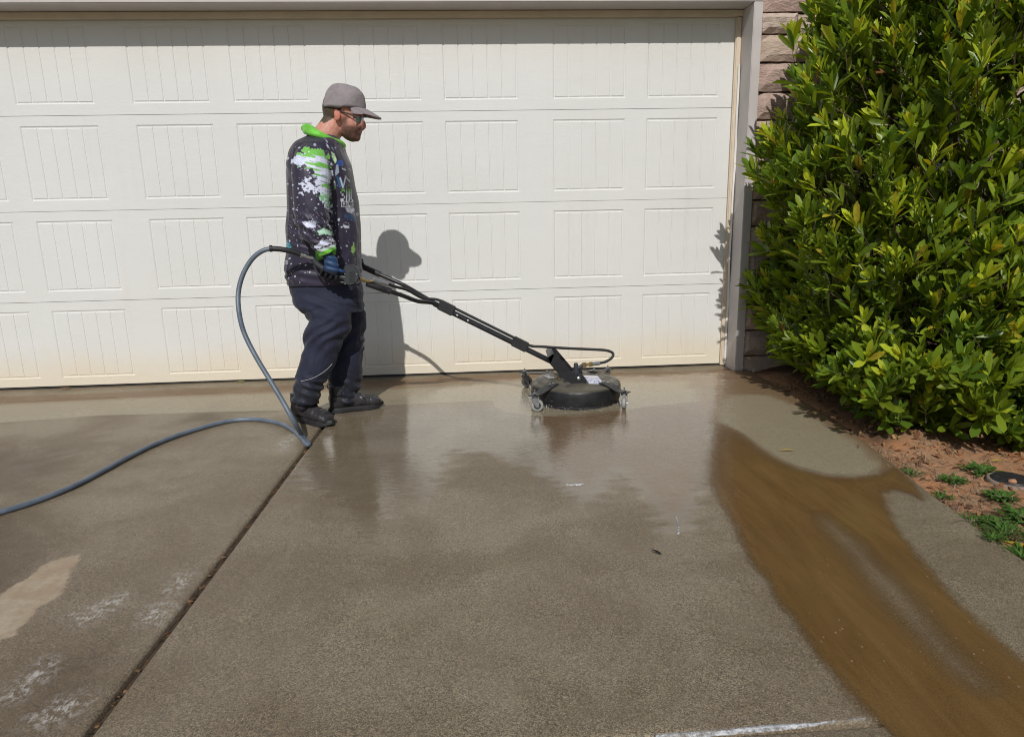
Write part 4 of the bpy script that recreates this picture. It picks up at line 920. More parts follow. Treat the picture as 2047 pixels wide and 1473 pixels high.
# ================================================================== PERSON
PY = -.93
def S_(u, v, Y): return float(np.linalg.norm(AT(u + 1, v, Y) - AT(u, v, Y)))
def limb(rings, n=20, round0=True, round1=True):
    """rings: (u, v, Y, half width in photo px, half depth in m) -> closed tube; ring planes stand across the limb"""
    P = [AT(u, v, Y) for u, v, Y, h, b in rings]; A = [h * S_(u, v, Y) for u, v, Y, h, b in rings]; B = [r[4] for r in rings]
    P, A, B = list(P), list(A), list(B)
    def extend(i, j, sgn):
        d = P[i] - P[j]; d /= np.linalg.norm(d); m_ = min(A[i], B[i]); return [(P[i] + d * m_ * .45, A[i] * .82, B[i] * .82), (P[i] + d * m_ * .72, A[i] * .45, B[i] * .45)]
    if round1:
        for p, a, b in extend(-1, -2, 1): P.append(p); A.append(a); B.append(b)
    if round0:
        for p, a, b in extend(0, 1, -1): P.insert(0, p); A.insert(0, a); B.insert(0, b)
    # refine
    C = catmull([np.concatenate([p, [a, b]]) for p, a, b in zip(P, A, B)], 4); V = []; F = []
    yax = np.array([0, 1., 0])
    for i, q in enumerate(C):
        t = C[min(i + 1, len(C) - 1)][:3] - C[max(i - 1, 0)][:3]; t /= np.linalg.norm(t) + 1e-9
        e1 = np.cross(t, yax); e1 /= np.linalg.norm(e1) + 1e-9; e2 = np.cross(e1, t)
        for k in range(n):
            a = 2 * math.pi * k / n; V.append(q[:3] + q[3] * math.cos(a) * e1 + q[4] * math.sin(a) * e2)
    for i in range(len(C) - 1):
        for k in range(n): k2 = (k + 1) % n; F.append((i * n + k, i * n + k2, (i + 1) * n + k2, (i + 1) * n + k))
    F.append(tuple(range(n - 1, -1, -1))); F.append(tuple((len(C) - 1) * n + k for k in range(n)))
    return V, F
def stack(rings, n=28, pw=2.3):
    """horizontal rings: (v, uL, uR, Y, half depth) -> closed barrel with a rounded-box section"""
    V = []; F = []
    C = []
    for v, l, r, Y, b in rings: p = AT((l + r) / 2, v, Y); C.append(np.concatenate([p, [(r - l) / 2 * S_((l + r) / 2, v, Y), b]]))
    C = catmull(C, 4)
    for q in C:
        for k in range(n):
            a = 2 * math.pi * k / n; c, s_ = math.cos(a), math.sin(a); m_ = (abs(c) ** pw + abs(s_) ** pw) ** (-1 / pw)
            V.append(q[:3] + np.array([q[3] * c * m_, q[4] * s_ * m_, 0]))
    for i in range(len(C) - 1):
        for k in range(n): k2 = (k + 1) % n; F.append((i * n + k, i * n + k2, (i + 1) * n + k2, (i + 1) * n + k))
    F.append(tuple(range(n - 1, -1, -1))); F.append(tuple((len(C) - 1) * n + k for k in range(n)))
    return V, F
def ball(c, rx, ry, rz, rot=0.0, n=16):
    V = []; F = []; c = np.array(c); cs, sn = math.cos(rot), math.sin(rot)
    for i in range(1, n):
        ph = math.pi * i / n
        for k in range(2 * n):
            th = math.pi * k / n; x, y, z = rx * math.sin(ph) * math.cos(th), ry * math.sin(ph) * math.sin(th), rz * math.cos(ph); V.append(c + np.array([cs * x + sn * z, y, -sn * x + cs * z]))
    m_ = 2 * n; F += [(i * m_ + k, i * m_ + (k + 1) % m_, (i + 1) * m_ + (k + 1) % m_, (i + 1) * m_ + k) for i in range(n - 2) for k in range(m_)]
    F.append(tuple(range(m_ - 1, -1, -1))); F.append(tuple((n - 2) * m_ + k for k in range(m_))); return V, F
def fuse(pieces, voxel, smooth=4, name='m'):
    mb = MB()
    for V, F in pieces: mb.add(V, F)
    me = mesh_from(mb.v, mb.f); bm = bmesh.new(); bm.from_mesh(me); bmesh.ops.recalc_face_normals(bm, faces=bm.faces); bm.to_mesh(me); bm.free()
    o = bpy.data.objects.new('tmp', me); COL.objects.link(o)
    r = o.modifiers.new('r', 'REMESH'); r.mode = 'VOXEL'; r.voxel_size = voxel; r.use_smooth_shade = True
    s_ = o.modifiers.new('s', 'SMOOTH'); s_.factor = .5; s_.iterations = smooth
    dg = bpy.context.evaluated_depsgraph_get(); dg.update(); out = bpy.data.meshes.new_from_object(o.evaluated_get(dg)); out.name = name
    bpy.data.objects.remove(o); bpy.data.meshes.remove(me)
    return out
def verts_of(me):
    a = np.empty(len(me.vertices) * 3, np.float32); me.vertices.foreach_get('co', a); nr = np.empty(len(me.vertices) * 3, np.float32); me.vertices.foreach_get('normal', nr)
    return a.reshape(-1, 3).astype(float), nr.reshape(-1, 3).astype(float)
def put_verts(me, P): me.vertices.foreach_set('co', P.astype(np.float32).ravel()); me.update(); me.polygons.foreach_set('use_smooth', [True] * len(me.polygons))
def vn(P, scale, seed=0.0):
    """cheap smooth 3-D value noise, vectorised"""
    Q = P * scale + seed * 17.13; i = np.floor(Q).astype(int); f = Q - i; f = f * f * (3 - 2 * f)
    def h(x, y, z):
        n = (x * 374761393 + y * 668265263 + z * 2147483647 + int(seed * 1013)) & 0x7fffffff; n = (n ^ (n >> 13)) * 1274126177 & 0x7fffffff; return ((n ^ (n >> 16)) & 0xffff) / 32767.5 - 1
    r = 0
    for dx in (0, 1):
        for dy in (0, 1):
            for dz in (0, 1):
                w = (f[:, 0] if dx else 1 - f[:, 0]) * (f[:, 1] if dy else 1 - f[:, 1]) * (f[:, 2] if dz else 1 - f[:, 2]); r = r + w * h(i[:, 0] + dx, i[:, 1] + dy, i[:, 2] + dz)
    return r
def folds(P, dirv, freq, warp, seed):
    ph = P @ np.array(dirv) * freq + warp * vn(P, 7.0, seed) + .5 * warp * vn(P, 15.0, seed + 1); s_ = np.sin(ph); return np.sign(s_) * np.abs(s_) ** .8
def smooth01(x, a, b): t = np.clip((x - a) / (b - a), 0, 1); return t * t * (3 - 2 * t)

person = empty('person', tuple(AT(690, 830, PY) * np.array([1, 1, 0])), 'man in a dark splatter print hoodie, navy trousers and grey cap guiding the cleaner', 'person')
HY = -.915; TY0 = -.905
# ---- body: head, neck, trunk and limbs in one surface
nose = [(723, 236, HY, 2.2, .007), (727, 246, HY, 3.6, .011), (728, 253, HY, 4.4, .014), (724, 257, HY, 4.4, .014)]
pieces = [ball(AT(684, 218, HY), .107, .079, .118, rad(8)), ball(AT(699, 246, HY), .070, .064, .098, rad(-8)), ball(AT(704, 267, HY), .040, .046, .046, rad(-12)), ball(AT(712.5, 274, HY), .023, .030, .026),
          ball(AT(716, 246, HY - .030), .030, .026, .040), ball(AT(716, 246, HY + .030), .030, .026, .040), ball(AT(716, 231, HY), .026, .056, .016), ball(AT(719, 263, HY), .011, .022, .007), ball(AT(718.5, 268, HY), .011, .020, .008),
          limb(nose, 12), limb([(640, 292, PY, 32, .075), (655, 268, PY, 26, .068), (668, 246, HY, 24, .064), (674, 228, HY, 22, .06)], 18),
          ball(AT(674, 229, HY - .080), .017, .011, .032, rad(-10)), ball(AT(674, 229, HY + .080), .017, .011, .032, rad(-10)), ball(AT(673, 236, HY - .078), .012, .010, .017), ball(AT(673, 236, HY + .078), .012, .010, .017),
          stack([(286, 612, 682, PY, .16), (305, 602, 686, PY, .19), (360, 596, 696, TY0, .17), (440, 594, 704, TY0, .155), (520, 592, 706, TY0, .155), (590, 596, 708, TY0, .155)]),
          limb([(624, 312, -1.11, 17, .05), (624, 380, -1.16, 17, .05), (626, 430, -1.17, 15, .045), (650, 495, -1.178, 12, .035), (660, 522, -1.178, 11, .022), (664, 534, -1.18, 11, .010)]),
          limb([(630, 312, -.75, 17, .05), (640, 380, -.70, 17, .05), (650, 430, -.68, 15, .045), (690, 500, -.64, 12, .034), (706, 522, -.63, 11, .02)]),
          limb([(650, 590, -.985, 26, .055), (662, 650, -1.03, 24, .06), (640, 700, -1.06, 20, .055), (612, 780, -1.105, 14, .045), (605, 812, -1.12, 13, .04)]),
          limb([(682, 590, -.85, 26, .075), (690, 650, -.845, 24, .07), (690, 710, -.85, 20, .055), (688, 780, -.86, 14, .045), (686, 800, -.865, 13, .04)])]
me = fuse(pieces, .0042, 5, 'body'); P, Nn = verts_of(me); uv = PX(P)
skin = np.array([.60, .285, .215]); C = np.tile(skin, (len(P), 1)); nz = vn(P, 60, 3) * .5 + .5
hairm = (uv[:, 1] > 150) & (uv[:, 1] < 236 + 8 * nz + .35 * (660 - uv[:, 0])) & (uv[:, 0] < 666 + 4 * nz) & (np.abs(P[:, 1] - HY) < .12); C[hairm] = np.array([.085, .062, .042])
side = ((uv[:, 0] > 664) & (uv[:, 0] < 682) & (uv[:, 1] < 222)); C[side] = (.09, .065, .045)
jaw = smooth01(uv[:, 1] + .55 * (uv[:, 0] - 700) * (uv[:, 0] < 700) * -.3, 246, 256) * smooth01(uv[:, 0], 679, 690) * (uv[:, 1] < 288)
jaw = np.maximum(jaw, smooth01(uv[:, 0], 679, 685) * (1 - smooth01(uv[:, 0], 690, 700)) * smooth01(uv[:, 1], 228, 240) * (uv[:, 1] < 290) * .85)
lip = (uv[:, 0] > 715) & (uv[:, 1] > 260.5) & (uv[:, 1] < 267); jaw = jaw * (.75 + .25 * nz); jaw[uv[:, 0] > 722.5] *= (uv[uv[:, 0] > 722.5, 1] > 258)
C = C * (1 - jaw[:, None] * .92) + np.array([.032, .022, .018]) * jaw[:, None] * .92; C[lip] = (.30, .12, .10)
redear = np.exp(-((uv[:, 0] - 674) ** 2 + (uv[:, 1] - 229) ** 2) / 160) * (np.abs(P[:, 1] - HY) > .072); C = C + redear[:, None] * np.array([.10, -.03, -.03])
C[uv[:, 1] > 300] = (.03, .028, .04)
set_attr(me, 'tint', np.clip(C, .005, 1), 'FLOAT_COLOR')
def m_skin():
    t = NT('skin'); col = t.attr('tint', 'Color'); p = t.objc(); c = t.mix(1.0, col, t.ramp(t.noise(p, 70, 4), [(.3, .84), (.7, 1.14)]), 'MULTIPLY')
    return t.done(t.bsdf(c, .5, t.bump(t.noise(p, 320, 3), .25, .0012), Specular_IOR_Level=.35))
obj('body', me, m_skin(), person, True)

# ---- hoodie
sleeve = [(620, 308, -1.06, 27, .070), (621, 325, -1.125, 37, .086), (622, 355, -1.160, 38, .084), (622, 392, -1.180, 37, .080), (624, 430, -1.190, 36, .076), (632, 460, -1.190, 33, .072), (644, 484, -1.185, 27, .062), (652, 498, -1.180, 22, .052), (656, 506, -1.178, 19.5, .046)]
fsleeve = [(626, 300, -.80, 30, .075), (632, 330, -.745, 36, .085), (640, 390, -.70, 35, .08), (650, 435, -.68, 31, .075), (672, 475, -.66, 26, .06), (692, 503, -.64, 19, .045)]
TY = -.905
trunk = [(272, 616, 674, PY, .100), (282, 600, 683, PY, .150), (292, 590, 688, PY, .195), (307, 582, 692, PY, .220), (331, 577.6, 702, PY, .222), (368, 576, 709, -.92, .205), (404, 575, 715.5, TY, .195), (441, 574, 719.5, TY, .188), (478, 572.5, 722, TY, .186), (519, 572, 723, TY, .188), (548, 573, 723, TY, .19), (566, 576, 722, TY, .182)]
me = fuse([stack(trunk), limb(sleeve, 22, True, False), limb(fsleeve, 22, True, False)], .0034, 7, 'hoodie'); P, Nn = verts_of(me); uv = PX(P)
nearside = P[:, 1] < -.98; arm = nearside & (P[:, 1] < -1.03) & (uv[:, 0] < 672)
# cloth: soft vertical drape on the trunk, bunched folds at elbow, cuff and hem
d = .0035 * vn(P, 9, 1) + .0045 * folds(P, (9, 4, 1.2), 3.4, 2.4, 2) * (1 - .6 * arm) * smooth01(-P[:, 2], -1.45, -1.1)
eb = np.exp(-((uv[:, 1] - 462) / 34) ** 2) * arm; d += .0065 * eb * folds(P, (.55, .2, 1), 95, 2.6, 5)
cf = np.exp(-((uv[:, 1] - 492) / 14) ** 2) * arm; d += .004 * cf * folds(P, (.3, .2, 1), 170, 1.6, 6)
hm = np.exp(-((uv[:, 1] - 552) / 16) ** 2); d += .004 * hm * folds(P, (.3, .1, 1), 120, 1.5, 7)
sh_ = np.exp(-((uv[:, 0] - 672) / 14) ** 2 - ((uv[:, 1] - 380) / 70) ** 2) * nearside; d -= .012 * sh_
d += .004 * np.exp(-((uv[:, 1] - 330) / 50) ** 2) * folds(P, (1, .4, .5), 34, 2, 9) * arm
P = P + Nn * d[:, None]; put_verts(me, P); uv = PX(P); U, Vv = uv[:, 0], uv[:, 1]
DARK = np.array([.032, .027, .050]); WHT = np.array([.66, .70, .86]); GRN = np.array([.17, .52, .07]); BLU = np.array([.03, .09, .35]); TEAL = np.array([.03, .30, .38])
C = np.tile(DARK, (len(P), 1)) * (1 + .25 * vn(P, 5, 4))[:, None]
vis = P[:, 1] < PY + .06
def paint(mask, col, a=1.0):
    w = np.clip(mask, 0, 1)[:, None] * a; C[:] = C * (1 - w) + np.array(col) * w
Q2 = np.stack([U, Vv], 1); n_ = lambda s_, seed: vn(np.stack([U * s_, Vv * s_, np.zeros(len(U))], 1), 1.0, seed)
ns = lambda sx, sy, seed, ang=0.0: vn(np.stack([(U * math.cos(ang) + Vv * math.sin(ang)) * sx, (-U * math.sin(ang) + Vv * math.cos(ang)) * sy, np.zeros(len(U))], 1), 1.0, seed)
blob = sdf_poly(Q2, [(586, 322), (594, 306), (612, 297), (632, 295), (646, 301), (657, 318), (664, 340), (665, 372), (660, 412), (652, 424), (646, 402), (639, 378), (629, 354), (622, 337), (606, 330), (596, 334)])
rag = blob + 9 * n_(.16, 21) + 5 * n_(.34, 22); sp = smooth01(rag, -1, 1.2) * arm
paint(sp, WHT)
gz_ = smooth01(ns(.05, .22, 23, .25) + .9 * smooth01(-Vv, -330, -300) - .15, .12, .25) * sp; paint(gz_, GRN)
paint(smooth01(ns(.06, .5, 25, .35), .35, .5) * sp * smooth01(Vv, 300, 318), (.10, .22, .12), .7)
paint(smooth01(ns(.5, .12, 26, -.2), .55, .68) * sp * smooth01(U, 635, 650), (.20, .30, .22), .7)
rag2 = sdf_poly(Q2, [(590, 372), (612, 352), (640, 366), (662, 392), (664, 425), (650, 418), (636, 392), (612, 386), (596, 392)]) + 12 * n_(.22, 31) + 7 * n_(.45, 32) - 8; paint(smooth01(rag2, -1, 1) * arm, WHT)
paint(smooth01(sdf_poly(Q2, [(630, 388), (662, 380), (664, 420), (648, 415)]) + 10 * n_(.3, 33) - 7, -1, 1) * arm, (.20, .50, .22))
for poly, col, k in ([[(606, 446), (622, 440), (634, 447), (630, 455), (612, 456)], WHT, 3], [[(634, 462), (648, 456), (664, 463), (668, 472), (650, 468), (638, 470)], (.45, .75, .55), 2], [[(628, 492), (650, 478), (668, 480), (670, 487), (648, 494), (634, 502)], WHT, 6]):
    paint(smooth01(sdf_poly(Q2, poly) + k * n_(.4, 41 + k) + k * .4 * n_(.9, 45), -.6, .8) * arm, col)
paint(smooth01(ns(.12, .8, 46, .9), .62, .72) * arm * np.exp(-((Vv - 448) / 18) ** 2) * 1.0, WHT, .8)
# cuff band
lowband = sdf_poly(Q2, [(630, 503), (676, 486), (684, 505), (632, 522)]); paint(smooth01(lowband, -.8, .8) * arm, (.19, .62, .06)); paint(smooth01(sdf_poly(Q2, [(636, 501), (675, 485), (677, 490), (640, 505)]), -.8, .8) * arm, (.62, .74, .72))
# chest print
fr = (~arm) & nearside
for poly, col in ([[(674, 322), (684, 320), (688, 329), (680, 333), (672, 331)], BLU], [[(672, 330), (676, 329), (678, 345), (671, 352), (670, 346)], (.42, .50, .62)], [[(678, 356), (681, 354), (688, 376), (684, 376)], (.55, .62, .75)], [[(672, 352), (676, 354), (683, 376), (678, 375)], (.03, .14, .32)], [[(690, 352), (693, 352), (687, 376), (685, 375)], (.45, .5, .6)], [[(690, 352), (700, 362), (699, 365), (691, 355)], (.4, .45, .5)], [[(684, 336), (692, 339), (691, 342), (683, 338)], (.5, .56, .6)]):
    paint(smooth01(sdf_poly(Q2, poly), -.7, .7) * fr, col)
FONT = {'R': ('1110', '1001', '1110', '1010', '1001'), 'S': ('0111', '1000', '0110', '0001', '1110'), 'L': ('1000', '1000', '1000', '1000', '1111'), 'U': ('1001', '1001', '1001', '1001', '0110'), 'B': ('1110', '1001', '1110', '1001', '1110'), 'C': ('0111', '1000', '1000', '1000', '0111'), 'O': ('0110', '1001', '1001', '1001', '0110'), 'M': ('1001', '1111', '1111', '1001', '1001'), 'E': ('1111', '1000', '1110', '1000', '1111'), 'I': ('0110', '0110', '0110', '0110', '0110')}
def write(txt, u0, v0, w, h, col, mask, gap=1.25, shear=0.0):
    for k, ch in enumerate(txt):
        a = u0 + k * w * gap; col_i = np.floor((U - a) / w * 4).astype(int); row_i = np.floor((Vv - v0 - shear * (U - u0)) / h * 5).astype(int)
        okm = mask & (col_i >= 0) & (col_i < 4) & (row_i >= 0) & (row_i < 5); bits = np.array([[int(x) for x in r] for r in FONT[ch]]); hit = np.zeros(len(U)); hit[okm] = bits[row_i[okm], col_i[okm]]; paint(hit, col)
top = smooth01(Vv, 378, 394)[:, None]; lettercol = GRN * .8 * (1 - top) + np.array([.62, .66, .74]) * top
for k, (ch, u0, w) in enumerate((('S', 680.5, 9.0), ('I', 690.5, 5.0), ('I', 695.5, 5.0), ('U', 701, 7.0), ('I', 708, 6.0))):
    a = u0; ci = np.floor((U - a) / w * 4).astype(int); ri = np.floor((Vv - 377 - .05 * (U - 680)) / 25 * 5).astype(int); okm = fr & (ci >= 0) & (ci < 4) & (ri >= 0) & (ri < 5); bits = np.array([[int(x) for x in r] for r in FONT[ch]]); hit = np.zeros(len(U)); hit[okm] = bits[ri[okm], ci[okm]]; C[:] = np.where(hit[:, None] > 0, lettercol, C)
bx = sdf_poly(Q2, [(683, 403), (718, 405), (719, 415), (683, 413)]); paint((np.abs(bx) < .75) * fr * 1.0, (.5, .52, .55)); write('RSLUBE', 686, 405, 4.3, 6.5, (.5, .52, .56), fr, 1.18, .05)
paint(smooth01(sdf_poly(Q2, [(690, 415), (703, 416), (705, 428), (694, 424)]), -1, 1) * fr, (.36, .38, .44)); paint(smooth01(sdf_poly(Q2, [(704, 416), (717, 418), (718, 430), (710, 434), (706, 428)]) + 2 * n_(.5, 52), -1, 1) * fr, (.16, .17, .20))
paint(smooth01(sdf_poly(Q2, [(688, 428), (706, 430), (714, 445), (700, 440), (688, 436)]), -1, 1) * fr, (.03, .06, .14))
cd_ = np.hypot(U - 692, (Vv - 451)); paint(smooth01(6.2 - cd_, -.4, .8) * smooth01(Vv - 451 - .3 * (U - 692), -1, 1) * fr, (.55, .58, .68)); paint((np.abs(cd_ - 6) < .5) * fr * 1.0, (.25, .26, .32))
paint(smooth01(sdf_poly(Q2, [(703, 492), (708, 484), (710, 500), (706, 510), (702, 506)]) + 1.5 * n_(.4, 54), -.6, .8) * fr, (.25, .45, .12)); paint(smooth01(sdf_poly(Q2, [(714, 538), (722, 528), (726, 545), (724, 566), (714, 566), (718, 552)]) + 3 * n_(.5, 55), -.6, .8) * fr, (.26, .38, .16))
paint(smooth01(ns(.12, .7, 56, 1.2), .45, .58) * fr * smooth01(U, 706, 712) * smooth01(Vv, 440, 470), (.36, .36, .34), .7); paint(smooth01(ns(.7, .12, 57, .2), .3, .5) * fr * smooth01(U, 688, 700) * (1 - smooth01(Vv, 362, 376)) * smooth01(Vv, 305, 325), (.12, .17, .12), .8)
paint(smooth01(sdf_poly(Q2, [(570, 482), (576, 484), (583, 494), (578, 500), (570, 500)]) + 1.5 * n_(.4, 58), -.7, .8) * nearside, TEAL)
write('COM', 566.5, 521, 4.2, 7, (.62, .62, .72), nearside & ~arm, 1.2); write('E', 606, 500, 6, 5, (.66, .66, .74), nearside & ~arm); write('B', 608, 518, 6, 8, (.66, .66, .74), nearside & ~arm)
paint(smooth01(sdf_poly(Q2, [(662, 302), (668, 308), (674, 322), (670, 327), (664, 316)]) + 1.2 * n_(.5, 60), -.6, .8) * nearside, (.50, .70, .42)); paint(smooth01(ns(.6, .10, 61, -.5), .4, .55) * nearside * np.exp(-((U - 655) / 12) ** 2 - ((Vv - 290) / 12) ** 2), WHT, .7)
prn = np.random.default_rng(3)
for k in range(230):
    cu, cv = prn.uniform(570, 726), prn.uniform(278, 566); a = prn.uniform(0, 3.14); ru = prn.exponential(.75) + .55; rv = ru * prn.uniform(.35, 1.0); du, dv = U - cu, Vv - cv
    e = ((du * math.cos(a) + dv * math.sin(a)) / ru) ** 2 + ((-du * math.sin(a) + dv * math.cos(a)) / rv) ** 2; paint((e < 1) * 1.0, WHT if prn.random() < .85 else (.3, .5, .35), prn.uniform(.45, 1))
set_attr(me, 'tint', np.clip(C, .004, .9), 'FLOAT_COLOR')
M_JERSEY = m_tint('printed_polyester', .50, .35, 700, .15, .0005, sheen=.15)
hood = obj('hoodie', me, M_JERSEY, person)
# green hood lying round the neck
def ringtube(n=40):
    V = []; F = []; m_ = 12; c0 = (AT(606, 263, PY) + AT(688, 300, PY)) / 2; ex = (AT(688, 300, PY) - AT(606, 263, PY)) / 2; ey = np.array([0, .126, 0]); up = np.cross(ex, ey); up /= np.linalg.norm(up); up = up if up[2] > 0 else -up
    for i in range(n):
        a = 2 * math.pi * i / n; ca, sa = math.cos(a), math.sin(a); c = c0 + ex * ca * .88 + ey * sa * (1 - .25 * max(0, ca)); o_ = ex / np.linalg.norm(ex) * ca + np.array([0, 1, 0]) * sa
        back = smooth01(np.array([-ca]), -.6, .9)[0]; hgt_ = .017 + .010 * back; th_ = .014 + .007 * back
        for k in range(m_):
            b = 2 * math.pi * k / m_; V.append(c + o_ * th_ * math.cos(b) + up * (hgt_ * math.sin(b) + .020) + np.array([-.004 * back, 0, 0]))
    for i in range(n):
        for k in range(m_): F.append((i * m_ + k, ((i + 1) % n) * m_ + k, ((i + 1) % n) * m_ + (k + 1) % m_, i * m_ + (k + 1) % m_))
    return V, F
hm_ = fuse([ringtube()], .0045, 3, 'hood'); P, Nn = verts_of(hm_); P = P + Nn * (.0035 * folds(P, (.4, .3, 1), 110, 2.4, 12))[:, None]; put_verts(hm_, P)
set_attr(hm_, 'tint', np.clip(np.array([.17, .56, .06]) * (1 + .3 * vn(P, 26, 2))[:, None], .01, .9), 'FLOAT_COLOR'); obj('hood', hm_, M_JERSEY, hood)

# ---- trousers
near = [(650, 585, -.995, 52, .085), (655, 612, -1.005, 50, .098), (662, 636, -1.03, 42, .105), (659, 652, -1.04, 39, .102), (650, 668, -1.045, 40, .100), (641, 701, -1.06, 36, .092), (632, 733, -1.08, 32, .088), (622, 757, -1.095, 30, .084), (615, 778, -1.105, 28.5, .080), (612, 796, -1.112, 27.5, .078), (612, 806, -1.116, 25, .072)]
far = [(680, 585, -.85, 44, .100), (686, 625, -.845, 44, .102), (689, 651, -.845, 42, .098), (690, 701, -.85, 37, .09), (690, 740, -.855, 34, .085), (689, 768, -.86, 32, .082), (687, 792, -.868, 29, .076), (686, 806, -.87, 27, .072)]
me = fuse([stack([(545, 583, 714, TY, .160), (566, 579, 722, TY, .172), (585, 583, 726, TY, .18), (606, 592, 726, PY, .180), (622, 606, 727, PY, .16)]), limb(near, 22, True, False), limb(far, 22, True, False)], .0048, 5, 'trousers'); P, Nn = verts_of(me); uv = PX(P)
nl = P[:, 1] < -.955; d = .003 * vn(P, 8, 3) + .005 * folds(P, (1.0, .5, .35), 34, 2.2, 4) * smooth01(uv[:, 1], 585, 640)
kn = np.exp(-((uv[:, 1] - 672) / 34) ** 2); d += .0055 * kn * folds(P, (-.75, .2, 1), 85, 2.6, 6)
bt = np.exp(-((uv[:, 1] - 612) / 20) ** 2); d += .004 * bt * folds(P, (.35, .1, 1), 95, 2.4, 16)
an = smooth01(uv[:, 1], 742, 770); d += .006 * an * folds(P, (.35, .2, 1), 95, 3.4, 8) + .005 * an * vn(P, 26, 9)
P = P + Nn * d[:, None]; put_verts(me, P); Z = P[:, 2]
wet = smooth01(-Z + .05 * vn(P, 10, 11), -.34, -.20); C = np.array([.019, .022, .046]) * (1 + .18 * vn(P, 12, 6))[:, None]; C = C * (1 - wet[:, None]) + np.array([.016, .018, .029]) * wet[:, None]
set_attr(me, 'tint', np.clip(C, .004, 1), 'FLOAT_COLOR'); set_attr(me, 'wet', wet)
def m_trs():
    t = NT('navy_twill'); col = t.attr('tint', 'Color'); p = t.objc(); r = t.mix(t.attr('wet'), .72, .46)
    b = t.bump(t.noise(p, 600, 2), .2, .0006); b = t.bump(t.noise(t.map(p, (22, 22, 40), rot=(0, .5, 0)), 1.0, 5, .65, 1.6), .7, .007, b); return t.done(t.bsdf(col, r, b, Specular_IOR_Level=.3, Sheen_Weight=.1))
trs = obj('trousers', me, m_trs(), person)
MB().tube(catmull([AT(602, 762, -1.185), AT(622, 757, -1.185), AT(640, 748, -1.175), AT(655, 737, -1.16), AT(664, 727, -1.14)], 6), .0011, 6).build('reflective_piping', M_SILV, trs, smooth=True)

# ---- boots
M_BOOT = m_tint('wet_black_leather', .36, .5, 400, .3, .0008)
def boot(heel, toe, label):
    heel, toe = np.array(heel), np.array(toe); L = np.linalg.norm((toe - heel)[:2]); fx = (toe - heel) / L; fx[2] = 0; fy = np.array([-fx[1], fx[0], 0]); o0 = np.array([heel[0], heel[1], 0])
    W_ = lambda x, y, z: o0 + fx * x + fy * y + np.array([0, 0, z])
    prof = [(.00, .030, .03, .10), (.02, .038, .022, .155), (.06, .040, .022, .165), (.10, .040, .022, .160), (.14, .040, .022, .130), (.18, .045, .022, .100), (.22, .050, .022, .086), (.26, .050, .022, .078), (.29, .043, .024, .066), (L - .008, .026, .028, .048)]
    V = []; n = 20
    for x, w, z0, z1 in prof:
        for k in range(n):
            a = 2 * math.pi * k / n; c, s_ = math.cos(a), math.sin(a); m_ = (abs(c) ** 2.6 + abs(s_) ** 2.6) ** (-1 / 2.6); V.append(W_(x * L / .31, w * c * m_ * (1 - .25 * max(0, s_) * (x < .16)), (z0 + z1) / 2 + (z1 - z0) / 2 * s_ * m_))
    F = [(i * n + k, i * n + (k + 1) % n, (i + 1) * n + (k + 1) % n, (i + 1) * n + k) for i in range(len(prof) - 1) for k in range(n)]; F.append(tuple(range(n - 1, -1, -1))); F.append(tuple((len(prof) - 1) * n + k for k in range(n)))
    up = [W_(.055, 0, .11), W_(.052, 0, .14), W_(.050, 0, .172)]; V2, F2 = tube_geo(up, [.050, .050, .050], 18)
    me = fuse([(V, F), (V2, F2)], .004, 5, 'boot'); P, Nn = verts_of(me); X_ = (P - o0) @ fx
    d = .0025 * vn(P, 30, 2) + .003 * np.exp(-((X_ - .19) / .02) ** 2) * folds(P, (fx[0], fx[1], .2), 150, 1.0, 3) - .003 * np.exp(-((X_ - .235) / .003) ** 2); P = P + Nn * d[:, None]; put_verts(me, P)
    set_attr(me, 'tint', np.clip(np.array([.034, .032, .035]) * (1 + .35 * vn(P, 22, 5))[:, None], .004, 1), 'FLOAT_COLOR'); b = obj('boot', me, M_BOOT, person); b['label'] = label
    out = []
    for k in range(40):
        a = 2 * math.pi * k / 40; c, s_ = math.cos(a), math.sin(a); x = L * (.5 - .535 * c); w = np.interp(x / L, [0, .15, .45, .75, .9, 1.02], [.036, .044, .040, .054, .046, .020]); out.append((x, s_ * w))
    out = [(x, y / (abs(math.sin(2 * math.pi * k / 40)) ** .45 + 1e-6) if abs(y) > 1e-6 else 0) for k, (x, y) in enumerate(out)]
    sole = MB(); V = []; rows = [(.96, .002), (1.0, .004), (1.0, .026), (.965, .034)]
    for sc, z in rows:
        for x, y in out: V.append(W_(L / 2 + (x - L / 2) * sc, y * sc, z + (.012 * max(0, (x / L - .8) / .2) ** 2 if z < .01 else .004 * max(0, (x / L - .8) / .2))))
    n = 40; F = [(i * n + k, i * n + (k + 1) % n, (i + 1) * n + (k + 1) % n, (i + 1) * n + k) for i in range(3) for k in range(n)]; F.append(tuple(range(n - 1, -1, -1))); F.append(tuple(3 * n + k for k in range(n)))
    sole.add(V, F).build('sole', M_RUBBER, b, smooth=True)
    for i in range(4):
        x = .125 + .022 * i; z = .146 - .020 * i; MB().tube(catmull([W_(x - .008, -.034, z - .014), W_(x, -.014, z + .007), W_(x + .004, .014, z + .007), W_(x - .004, .034, z - .014)], 4), .0026, 6).build('lace', M_RUBBER, b, smooth=True)
hl = G(590, 838); tl = G(662, 853); boot(hl, hl + (tl - hl) / np.linalg.norm(tl - hl) * .305, 'boot turned towards the camera'); hr = G(660, 826); tr_ = G(769, 812); boot(hr, hr + (tr_ - hr) / np.linalg.norm(tr_ - hr) * .315, 'boot pointing along the door')

